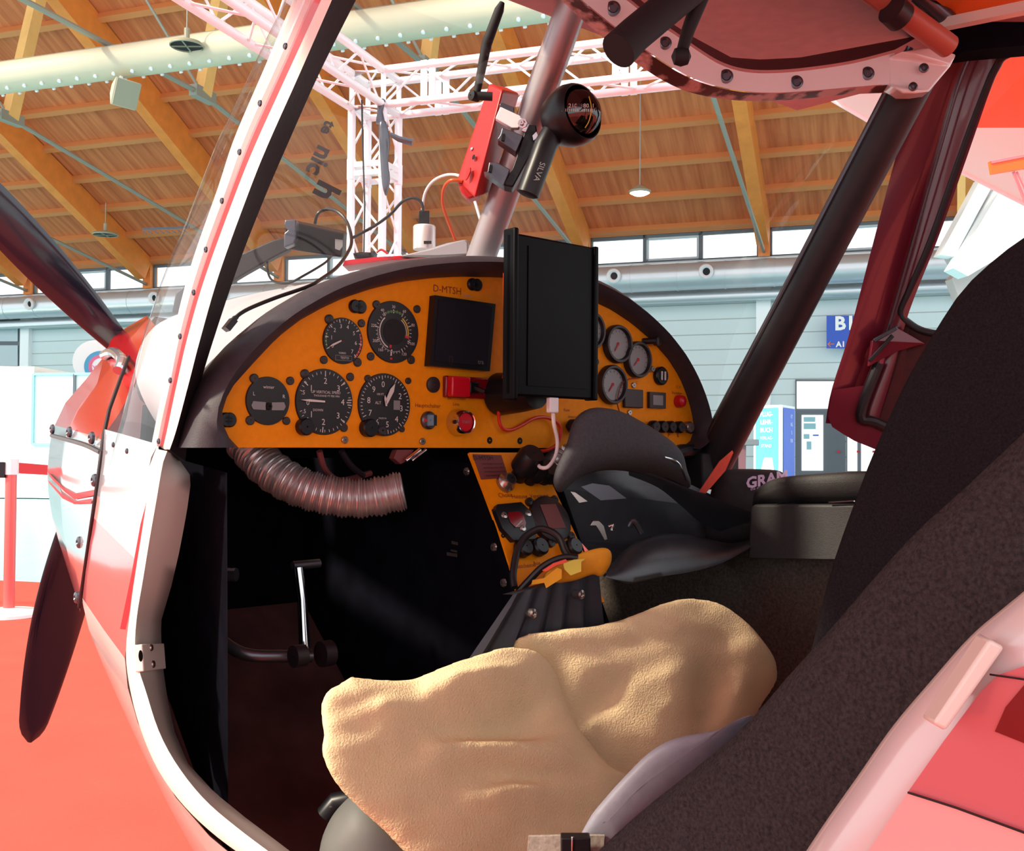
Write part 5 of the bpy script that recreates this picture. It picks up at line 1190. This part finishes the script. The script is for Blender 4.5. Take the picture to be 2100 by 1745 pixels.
# ---- leather boot: draped hood over the right control, open towards us, with a flap
boot = thing('leather_cover', P(1300, 1180, 1.5), 'black leather cover draped over the right-hand controls in front of the panel', 'cover')
def dbt(x, y): return lerp(1.42, 1.62, (x-1140)/300)
hd = [(1134, 990), (1140, 960), (1152, 935), (1163, 905), (1172, 872), (1186, 852), (1207, 841), (1230, 839), (1262, 844), (1290, 855), (1320, 872), (1350, 892), (1380, 915), (1400, 940), (1408, 970), (1416, 1000), (1380, 985), (1330, 970), (1280, 962), (1235, 962), (1190, 975), (1160, 1000), (1145, 1010)]
fh = [fold(1280, 850, 1305, 965, 26, -.006), fold(1300, 880, 1400, 970, 30, .008), fold(1190, 850, 1180, 990, 30, -.004)]
m = MB(); m.inflate(catmull([P(x, y, dbt(x, y)) for x, y in hd], 5, True), [P(1195, 940, dbt(1195, 0)), P(1240, 905, dbt(1240, 0)), P(1370, 955, dbt(1370, 0))], .045, (-_F+_U*.3), 'hood_cloth', rings=18, disp=lambda v: sum(g(*unproj(v)) for g in fh), back=.9); m.build('hood', boot, smooth=180, remesh=.003)
# inner dark cavity wall
m = MB(); q = [(1140, 1000), (1200, 965), (1300, 960), (1420, 995), (1530, 1050), (1530, 1130), (1400, 1160), (1260, 1190), (1190, 1110)]; m.poly([P(x, y, dbt(x, y)+.13) for x, y in q], 'leather', ext=_F*.01); m.build('lining', boot, smooth=0)
# upper rim from hood to armrest
up = [(1290, 958), (1340, 972), (1400, 996), (1460, 1020), (1540, 1050)]; lo = [(1290, 975), (1350, 1000), (1400, 1040), (1450, 1080), (1538, 1105)]
m = MB(); a = resample(catmull([P(x, y, dbt(x, y)+.00) for x, y in up], 4), 24); b_ = resample(catmull([P(x, y, dbt(x, y)+.09) for x, y in lo], 4), 24)
m.grid([[p+_F*.01 for p in a], a, [p-_U*.004+_F*.004 for p in a], [p.lerp(q, .4)+_F*.01 for p, q in zip(a, b_)], b_], 'leather'); m.build('upper_rim', boot, smooth=80)
# lower flap, a curling tongue
T1 = [(1252, 1160), (1280, 1128), (1320, 1103), (1360, 1094), (1410, 1096), (1460, 1106), (1500, 1118), (1538, 1112)]
T2 = [(1245, 1172), (1290, 1160), (1340, 1150), (1390, 1145), (1440, 1140), (1480, 1130), (1510, 1120), (1540, 1108)]
T3 = [(1238, 1182), (1270, 1192), (1300, 1196), (1350, 1186), (1400, 1178), (1450, 1166), (1490, 1150), (1540, 1120)]
def tq(pts, o): return resample(catmull([P(x, y, dbt(x, y)+o) for x, y in pts], 5), 40)
a, b_, c = tq(T1, .06), tq(T2, -.01), tq(T3, -.02)
m = MB(); m.grid([[p+_F*.05-_U*.02 for p in a], a, [p.lerp(q, .35)-_F*.012+_U*.006 for p, q in zip(a, b_)], [p.lerp(q, .8)-_F*.006 for p, q in zip(a, b_)], b_, [p.lerp(q, .55)-_F*.012 for p, q in zip(b_, c)], [p.lerp(q, .85)-_F*.012 for p, q in zip(b_, c)], c, [p+_F*.05 for p in c]], 'leather'); m.build('flap', boot, smooth=80)
# things seen in the opening
m = MB(); m.poly([P(x, y, 1.50) for x, y in ((1192, 998), (1215, 991), (1250, 996), (1285, 1022), (1232, 1026))], 'steel_dark', ext=_F*.004); m.poly([P(x, y, 1.50) for x, y in ((1170, 1008), (1180, 1010), (1205, 1028), (1188, 1031))], 'screw_steel', ext=_F*.004); m.build('bracket_plate', boot, smooth=0)
m = MB(); m.poly([P(x, y, 1.50) for x, y in ((1210, 1078), (1216, 1068), (1228, 1068), (1238, 1078), (1246, 1106), (1240, 1108), (1230, 1090), (1222, 1078))], 'screw_steel', ext=_F*.005); m.tube([P(1248, 1080, 1.49), P(1256, 1076, 1.49), P(1256, 1088, 1.49)], .003, 'chrome', 8); m.build('lever_fitting', boot, bevel=.001)
m = MB(); m.tube([P(1290, 1080, 1.56), P(1300, 1068, 1.56), P(1316, 1094, 1.56)], .004, 'steel_dark', 8, smooth=4); m.build('cable_end', boot)
m = MB(); m.tube([P(1363, 938, dbt(1363, 0)-.055), P(1385, 945, dbt(1385, 0)-.055), P(1398, 960, dbt(1398, 0)-.05), P(1408, 985, dbt(1408, 0)-.03)], .0015, 'chrome', 6, smooth=4); m.build('zip', boot)
# foil hose behind the hood, right of the console
m = MB(); m.tube(catmull([P(1118, 985, 1.57), P(1135, 955, 1.58), P(1155, 925, 1.60)], 20), [.017+.0018*math.sin(i*1.9) for i in range(41)], 'hose_foil', 16); m.build('air_hose', air)
# ---- yellow pouch
ye = thing('warning_flag', P(1170, 1190, 1.36), 'yellow cloth flag bundle tucked between console and black tunnel', 'flag')
yl = [(1180, 1140), (1205, 1130), (1235, 1124), (1252, 1130), (1254, 1150), (1245, 1170), (1232, 1182), (1215, 1178), (1180, 1190), (1150, 1195), (1120, 1200), (1115, 1180), (1140, 1160)]
dy = lambda x, y: P(x, y, 1.37)
m = MB(); m.inflate(catmull([dy(x, y) for x, y in yl], 3, True), [dy(1150, 1178), dy(1235, 1148)], .012, (-_F+_U*.5), 'yellow_cloth'); m.build('roll', ye, smooth=80)
m = MB(); m.poly([P(x, y, 1.345) for x, y in ((1092, 1190), (1115, 1186), (1143, 1164), (1152, 1168), (1152, 1186), (1120, 1206), (1116, 1195), (1090, 1199))], 'yellow_cloth', ext=_F*.004); m.build('tab', ye, smooth=0)
m = MB(); m.poly([P(x, y, 1.343) for x, y in ((1155, 1156), (1178, 1148), (1200, 1146), (1192, 1152), (1192, 1172), (1170, 1180), (1158, 1168))], 'yellow_pale', ext=_F*.004); m.build('tab', ye, smooth=0)
m = MB(); m.poly([P(x, y, 1.35) for x, y in ((1112, 1170), (1135, 1155), (1160, 1147), (1165, 1152), (1140, 1160), (1120, 1172))], 'orange_web', ext=_F*.004); m.build('tab', ye, smooth=0)
# black cord loops on the console
for pts_, lab in (([(1055, 1205), (1052, 1180), (1058, 1140), (1063, 1125), (1078, 1100), (1105, 1085), (1130, 1090), (1148, 1105), (1158, 1130), (1166, 1142)], 'thick black cord looping over the flap gauge on the orange console'), ([(1062, 1215), (1085, 1190), (1110, 1165), (1135, 1150), (1160, 1143), (1185, 1145)], 'thick black cord arching in front of the yellow flag')):
    m = MB(); m.tube([P(x, y, 1.365 if 'arching' in lab else lerp(1.36, 1.41, (1205-y)/120)) for x, y in pts_], .0048, 'black_cable', 10, smooth=5); m.build('cord', label=lab, category='cord', group='black cords looped over the console')
# ---- bag and orange webbing outside the right side, foot strap
m = MB(); gb = [(1440, 1110), (1455, 1020), (1470, 975), (1490, 963), (1560, 962), (1600, 966), (1609, 980), (1606, 1010), (1570, 1060), (1540, 1110)]
dg_ = lambda x, y: P(x, y, 1.76)
m.inflate(catmull([dg_(x, y) for x, y in gb], 3, True), [dg_(1500, 1050), dg_(1560, 1000)], .03, -_F, 'bag_black'); 
ex = (_R*.98+_U*.19).normalized(); m.text('GRAM', P(1573, 984, 1.725), ex, _U, .0245, 'logo_lilac'); m.text('the microlight', P(1562, 999, 1.725), ex, _U, .0065, 'logo_lilac')
m.build('headset_bag', label='black soft bag with pale lilac lettering behind the right armrest', category='bag', smooth=80)
m = MB(); m.poly([P(x, y, 1.66) for x, y in ((1434, 1008), (1476, 946), (1502, 924), (1504, 928), (1488, 965), (1447, 1012))], 'orange_web', ext=_F*.004); m.build('strap', air, smooth=0, label='coral orange webbing strap')

# ================================================================== on the glareshield and the brace tube
# tablet parallel to the panel in a black cradle
ft = -.10; tb = [pf(1040, 480, ft), pf(1212, 505, ft), pf(1220, 818, ft), pf(1045, 814, ft)]
cc = sum(tb, Vector())/4; hw = ((tb[1]-tb[0]).length+(tb[2]-tb[3]).length)/4; hh = ((tb[0]-tb[3]).length+(tb[1]-tb[2]).length)/4
roll = math.radians(1.2); Tu = (La*math.cos(roll)-Zv*math.sin(roll)*0).normalized(); Tv = Zv
tab = thing('tablet_computer', cc-Zv*hh, 'black upright tablet in a mount covering the middle of the orange panel', 'tablet')
m = MB(); m.box(cc, La*hw, Zv*hh, Fa*.006, 'tablet_black'); m.build('body', tab, bevel=.003)
m = MB(); m.box(cc-Fa*.0068+La*.006, La*(hw-.022), Zv*(hh-.014), Fa*.0006, 'tablet_black'); m.build('screen', tab, smooth=0)
m = MB(); m.box(cc-La*(hw-.004), La*.004, Zv*(hh+.006), Fa*.012, 'tablet_black'); m.build('cradle_arm', tab, bevel=.003)
m = MB(); m.box(cc+La*(hw-.003), La*.004, Zv*(hh+.001), Fa*.010, 'tablet_black'); m.build('cradle_arm', tab, bevel=.002)
m = MB(); m.lathe(pf(1070, 806, -.05), -Fa, [(.001, -.045), (.030, -.045), (.026, 0), (.022, .03), (.001, .03)], 'black_plastic', 28); m.build('suction_mount', tab)
m = MB(); m.tube([P(1035, 560, 1.40), P(1036, 700, 1.40), P(1042, 795, 1.40), P(1048, 800, 1.40)], .0022, 'orange_cable', 8, smooth=4); m.build('edge_cable', label='thin orange cable down the left edge of the tablet', category='cable')
# white plug and cable below the tablet
t = thing('charging_cable', P(1135, 960, 1.42), 'pale white charging cable hanging from the bottom of the tablet', 'cable')
m = MB(); c = pf(1133, 830, -.10); m.box(c, La*.0085, Zv*.011, Fa*.004, 'white_cable'); m.build('plug', t, bevel=.002)
m = MB(); m.tube([pf(1134, 838, -.10), pf(1136, 870, -.095), pf(1143, 905, -.09), pf(1139, 935, -.09), pf(1124, 957, -.09), pf(1108, 958, -.08), pf(1100, 945, -.06), pf(1092, 930, -.03), pf(1080, 923, -.01)], .0026, 'white_cable', 10, smooth=6); m.build('lead', t)
m = MB(); m.tube([pf(1036, 765, -.03), pf(1027, 800, -.03), pf(1023, 850, -.015), pf(1028, 875, -.012), pf(1045, 882, -.01), pf(1070, 872, -.01), pf(1095, 858, -.01), pf(1120, 856, -.01), pf(1142, 866, -.01), pf(1150, 885, -.01), pf(1143, 910, -.012), pf(1120, 924, -.012), pf(1095, 924, -.005)], .0026, 'red_cable', 10, smooth=6)
m.build('red_cable', label='red cable looping over the panel below the tablet', category='cable')
m = MB(); m.tube([pf(1306, 775, -.010), pf(1285, 779, -.008), pf(1272, 795, -.008), pf(1266, 825, -.008), pf(1272, 850, -.008)], .0010, 'panel_ink', 6, smooth=6); m.build('thin_wire', label='thin brown wire curving between the round gauges on the right of the panel', category='wire')
# red tracker box with antenna
rb_ = thing('tracker_box', P(985, 400, 1.50), 'red electronic box with a black antenna clamped to the grey brace tube', 'electronic device')
a, b_, c = P(1003, 170, 1.51), P(1031, 184, 1.475), P(1066, 192, 1.54); a2, b2, c2 = P(936, 370, 1.53), P(974, 408, 1.495), P(1005, 398, 1.56)
m = MB(); m.hexa([a2, b2, c2, a2+c2-b2, a, b_, c, a+c-b_], 'red_case'); m.build('case', rb_, bevel=.004)
for x, y, r, mt in ((967, 305, .0028, 'chrome'), (971, 322, .0038, 'black_hole')):
    tt = (y-180)/210; nn2 = (b_-a).cross(a2-a).normalized(); nn2 = nn2 if nn2.dot(CAM-a) > 0 else -nn2
    m = MB(); m.lathe(onpl(x, y, a+nn2*.0008, nn2), nn2, [(r, 0), (r*.6, .0008), (.0003, .0004)], mt, 14); m.build('port', rb_)
m = MB(); q = [onpl(x, y, a+nn2*.0006, nn2) for x, y in ((958, 352), (962, 346), (966, 344), (966, 352), (960, 366), (956, 370))]; m.poly(q, 'red_case', ext=nn2*.0015); m.build('button', rb_, smooth=0)
m = MB(); m.poly([P(x, y, 1.52) for x, y in ((938, 372), (975, 380), (985, 400), (960, 408), (945, 392))], 'red_case', ext=_F*.03); m.build('end_cap', rb_, bevel=.003)
m = MB(); m.tube([P(1010, 198, 1.46), P(973, 196, 1.46)], .0060, 'black_matte', 14); m.lathe(P(973, 197, 1.46), La, [(.001, -.007), (.007, -.006), (.007, .006), (.001, .007)], 'black_matte', 14)
m.tube([P(973, 200, 1.46), P(979, 185, 1.46), P(998, 90, 1.45), P(1024, 20, 1.44), P(1030, 5, 1.44)], [.0050, .0050, .0072, .0064, .0035], 'black_matte', 14); m.build('antenna', rb_)
m = MB(); m.tube([P(948, 372, 1.52), P(925, 370, 1.52), P(911, 385, 1.54), P(908, 415, 1.57), (P(918, 450, 1.60)), P(934, 492, 1.62)], .0024, 'orange_cable', 10, smooth=6); m.build('orange_cable', label='orange cable running from the red box down to the glareshield', category='cable')
# clamps
cl_ = thing('tube_clamp', P(1060, 350, 1.46), 'grey and black plastic clamp assembly holding the compass to the brace tube', 'clamp')
def plate(pts, d, ext, mt, nm, par, bevel=.001): m = MB(); m.poly([P(x, y, d) for x, y in pts], mt, ext=_F*ext); return m.build(nm, par, bevel=bevel, smooth=30)
plate([(1022, 232), (1027, 219), (1068, 238), (1070, 250), (1050, 258), (1062, 262)], 1.425, .01, 'truss_alu', 'steel_band', cl_)
plate([(1016, 242), (1026, 219), (1072, 243), (1064, 262), (1048, 262)], 1.422, .012, 'truss_alu', 'steel_band', cl_)
plate([(1024, 214), (1030, 210), (1055, 220), (1055, 232), (1026, 219)], 1.43, .02, 'steel_dark', 'rubber_pad', cl_)
plate([(1026, 276), (1030, 262), (1050, 268), (1073, 278), (1058, 312), (1020, 285)], 1.418, .03, 'steel_dark', 'clip', cl_)
plate([(1000, 352), (1003, 333), (1020, 333), (1046, 347), (1033, 381), (992, 352)], 1.418, .03, 'steel_dark', 'clip', cl_)
for x, y in ((1030, 274), (1004, 338)): plate([(x, y), (x+6, y), (x+4, y+14), (x-2, y+13)], 1.412, .006, 'black_hole', 'slot', cl_, 0)
plate([(1078, 254), (1100, 256), (1104, 290), (1052, 384), (1032, 380), (1050, 347), (1062, 313), (1073, 278)], 1.422, .035, 'black_plastic', 'mount_block', cl_, .002)
m = MB(); m.lathe(P(1074, 255, 1.415), (-_F-_R*.3).normalized(), [(.0065, 0), (.0065, .006), (.004, .006), (.003, .010), (.001, .010)], 'chrome', 8); m.build('hex_bolt', cl_)
plate([(1070, 268), (1082, 250), (1086, 254), (1078, 272)], 1.412, .006, 'chrome', 'bolt_tab', cl_); plate([(1092, 278), (1100, 270), (1104, 280), (1094, 288)], 1.41, .004, 'chrome', 'bolt_tab', cl_, 0)
# compass
cm_ = thing('magnetic_compass', P(1095, 400, 1.40), 'black ball compass with 210 and 180 markings on a black stem', 'compass')
cc = P(1172, 238, 1.40); axc = (-_F*.62+_R*.62+_U*.10).normalized()
m = MB(); prof = [(.001, -.040), (.020, -.036), (.032, -.026), (.039, -.008), (.0405, .004), (.039, .014), (.036, .020), (.0345, .0195)]; m.lathe(cc, axc, prof, 'black_plastic', 40); m.build('housing', cm_, smooth=80)
c2_ = cc+axc*.012; m = MB(); m.lathe(c2_, axc, [(.001, .030), (.012, .028), (.022, .021), (.030, .009), (.0335, -.002), (.033, -.010)], 'compass_glass', 36); m.build('dome', cm_, smooth=80)
m = MB(); m.lathe(c2_-Zv*.006, Zv, [(.001, -.012), (.020, -.012), (.0255, -.006), (.0262, .007), (.022, .010), (.001, .012)], 'black_matte', 36)
exq = (_R*.92+_F*.30).normalized()
for s_, u in (('0', -.017), ('210', -.0055), ('180', .0075), ('1', .017)):
    nq = (-_F); c = P(1185, 217, 1.362)+_R*(u*1.15); m.text(s_, c, (_R), _U, .0075, 'dial_white')
for k in range(18): c = P(1185, 226, 1.362)+_R*(-.020+.0024*k); m.box(c, _R*.0004, _U*.0018, _F*.0003, 'dial_white')
m.tube([P(1208, 198, 1.36), P(1213, 222, 1.355), P(1208, 248, 1.355), P(1200, 262, 1.36)], .0007, 'dial_yellow', 6, smooth=4)
m.build('card', cm_)
m = MB(); s0 = P(1118, 300, 1.395); s1 = P(1082, 398, 1.395); m.tube([P(1135, 270, 1.40), s0, s1], [.015, .0155, .0155], 'black_plastic', 28); m.lathe(s1, (s1-s0), [(.001, .002), (.011, .002), (.0155, -.001)], 'black_matte', 24)
m.build('stem', cm_)
m = MB(); exs = (s1-s0).normalized(); eys = exs.cross(-_F).normalized(); eys = -eys if eys.dot(_R) < 0 else eys
c = P(1106, 352, 1.376); m.text('SILVA', c, exs, eys, .0105, 'dial_grey'); m.build('lettering', cm_, smooth=0)
# phone cradle with arm
ph_ = thing('phone_cradle', P(645, 520, 1.60), 'empty black phone cradle on a flat black arm above the left of the panel', 'phone holder')
m = MB(); q0 = [P(584, 510, 1.60), P(700, 528, 1.66), P(708, 528, 1.69), P(596, 508, 1.64)]; q1 = [P(586, 452, 1.60), P(706, 480, 1.66), P(713, 474, 1.69), P(600, 450, 1.64)]
m.hexa(q0+q1, 'black_plastic'); m.build('body', ph_, bevel=.003)
m = MB(); m.poly([P(x, y, 1.585) for x, y in ((584, 450), (608, 450), (606, 488), (602, 500), (582, 508), (582, 478), (590, 472), (582, 462))], 'steel_dark', ext=_F*.02); m.build('end_clip', ph_, bevel=.002)
m = MB(); m.poly([P(x, y, 1.64) for x, y in ((687, 490), (702, 492), (702, 505), (696, 513), (687, 510))], 'dial_grey', ext=_F*.004); m.build('slot', ph_, smooth=0)
m = MB(); m.poly([P(x, y, 1.62) for x, y in ((360, 600), (420, 556), (500, 518), (560, 492), (590, 486), (592, 512), (560, 528), (500, 562), (430, 604), (380, 640), (352, 640))], 'black_trim', ext=_F*.02); m.build('arm', ph_, bevel=.002)
# usb charger and cables
us = thing('usb_charger', P(870, 512, 1.72), 'small silver cylindrical charger standing on the glareshield', 'charger')
c = P(870, 512, 1.70); m = MB(); m.lathe(c, Zv, [(.001, 0), (.0175, 0), (.0178, .003), (.0178, .036), (.0165, .038), (.001, .038)], 'silver_can', 32); m.build('body', us); c = P(877, 497, 1.68); m = MB(); m.box(c, _R*.006, _U*.0022, _F*.001, 'black_hole'); m.build('port', us)
m = MB(); m.box(P(870, 448, 1.70), _R*.0085, _U*.0115, _F*.005, 'black_plastic'); m.build('usb_plug', label='black plug standing in the top of the silver charger', category='plug', bevel=.001)
m = MB(); m.tube([P(868, 436, 1.70), P(864, 415, 1.70), P(848, 406, 1.70), P(825, 414, 1.70), P(800, 440, 1.69), P(770, 462, 1.68), P(745, 476, 1.67), P(722, 488, 1.66)], .0024, 'black_cable', 10, smooth=6); m.build('black_cable', label='black cable from the charger plug to the phone cradle', category='cable')
m = MB(); m.tube([P(646, 458, 1.63), P(652, 438, 1.62), P(670, 429, 1.62), P(692, 434, 1.60), P(712, 456, 1.58), P(721, 493, 1.52), P(712, 520, 1.47), P(690, 549, 1.40), P(660, 571, 1.355), P(633, 587, 1.325), P(567, 610, 1.29), P(517, 630, 1.26), P(493, 643, 1.245), P(482, 653, 1.24)], .0024, 'black_cable', 10, smooth=6)
c0_ = P(479, 656, 1.24); c1_ = P(463, 676, 1.235); m.bar(c0_, c1_, .016, .007, 'black_plastic'); m.bar(c0_.lerp(c1_, -.3), c0_, .009, .005, 'black_plastic'); m.build('usb_cable', label='black cable looping down over the deck and ending in a small plug', category='cable')
m = MB(); m.tube([P(560, 500, 1.64), P(549, 530, 1.63), P(550, 560, 1.60), P(562, 577, 1.50), (P(592, 580, 1.48)), P(625, 564, 1.48), P(665, 540, 1.52), P(680, 525, 1.58)], .0017, 'black_cable', 8, smooth=6); m.build('thin_cable', label='thin black cable looping below the phone cradle arm', category='cable')
m = MB(); m.tube([P(866, 430, 1.72), P(872, 395, 1.71), P(890, 370, 1.70), P(920, 358, 1.68), P(948, 364, 1.66), P(966, 392, 1.64), P(982, 440, 1.62), P(996, 490, 1.62), P(1003, 528, 1.62)], .0022, 'white_cable', 10, smooth=6); m.build('white_cable', label='white cable arching from the charger past the brace tube', category='cable')
# grey bracket and red cloth on the deck
m = MB(); m.poly([P(x, y, 1.60) for x, y in ((820, 524), (870, 512), (915, 498), (955, 490), (962, 496), (963, 520), (900, 524))], 'silver_tube', ext=_F*.06); m.build('tube_foot', air, bevel=.004)
m = MB(); m.poly([P(x, y, 1.62) for x, y in ((702, 545), (706, 534), (770, 527), (880, 521), (962, 517), (962, 528), (880, 528), (790, 534))], 'red_plastic', ext=_F*.06); m.build('red_strip', label='magenta red cloth strip lying on the glareshield below the charger', category='cloth', bevel=.001)
m = MB(); m.inflate([P(x, y, 1.68) for x, y in ((728, 532), (724, 520), (740, 517), (764, 518), (768, 530), (745, 534))], [P(736, 526, 1.68), P(756, 526, 1.68)], .01, -_F, 'black_plastic'); m.build('black_pouch', label='small crumpled black object on the glareshield left of the charger', category='pouch')
m = MB(); m.tube([P(772, 518, 1.70), P(782, 512, 1.70), P(795, 520, 1.70)], .0018, 'red_cable', 8, smooth=5); m.build('red_wire', label='short red wire loop beside the small black object', category='wire')
# dark sheet lying on the deck by the pillar
m = MB(); m.poly([P(x, y, 1.42) for x, y in ((443, 725), (452, 686), (500, 684), (470, 712))], 'steel_dark', ext=_F*.003); m.build('grey_sheet', label='small dark blue-grey sheet on the deck beside the pillar', category='sheet', smooth=0)
m = MB(); c = P(433, 912, 1.24); m.box(c, _R*.003, _U*.002, _F*.001, 'dial_white'); m.build('wall_tag', air, smooth=0)
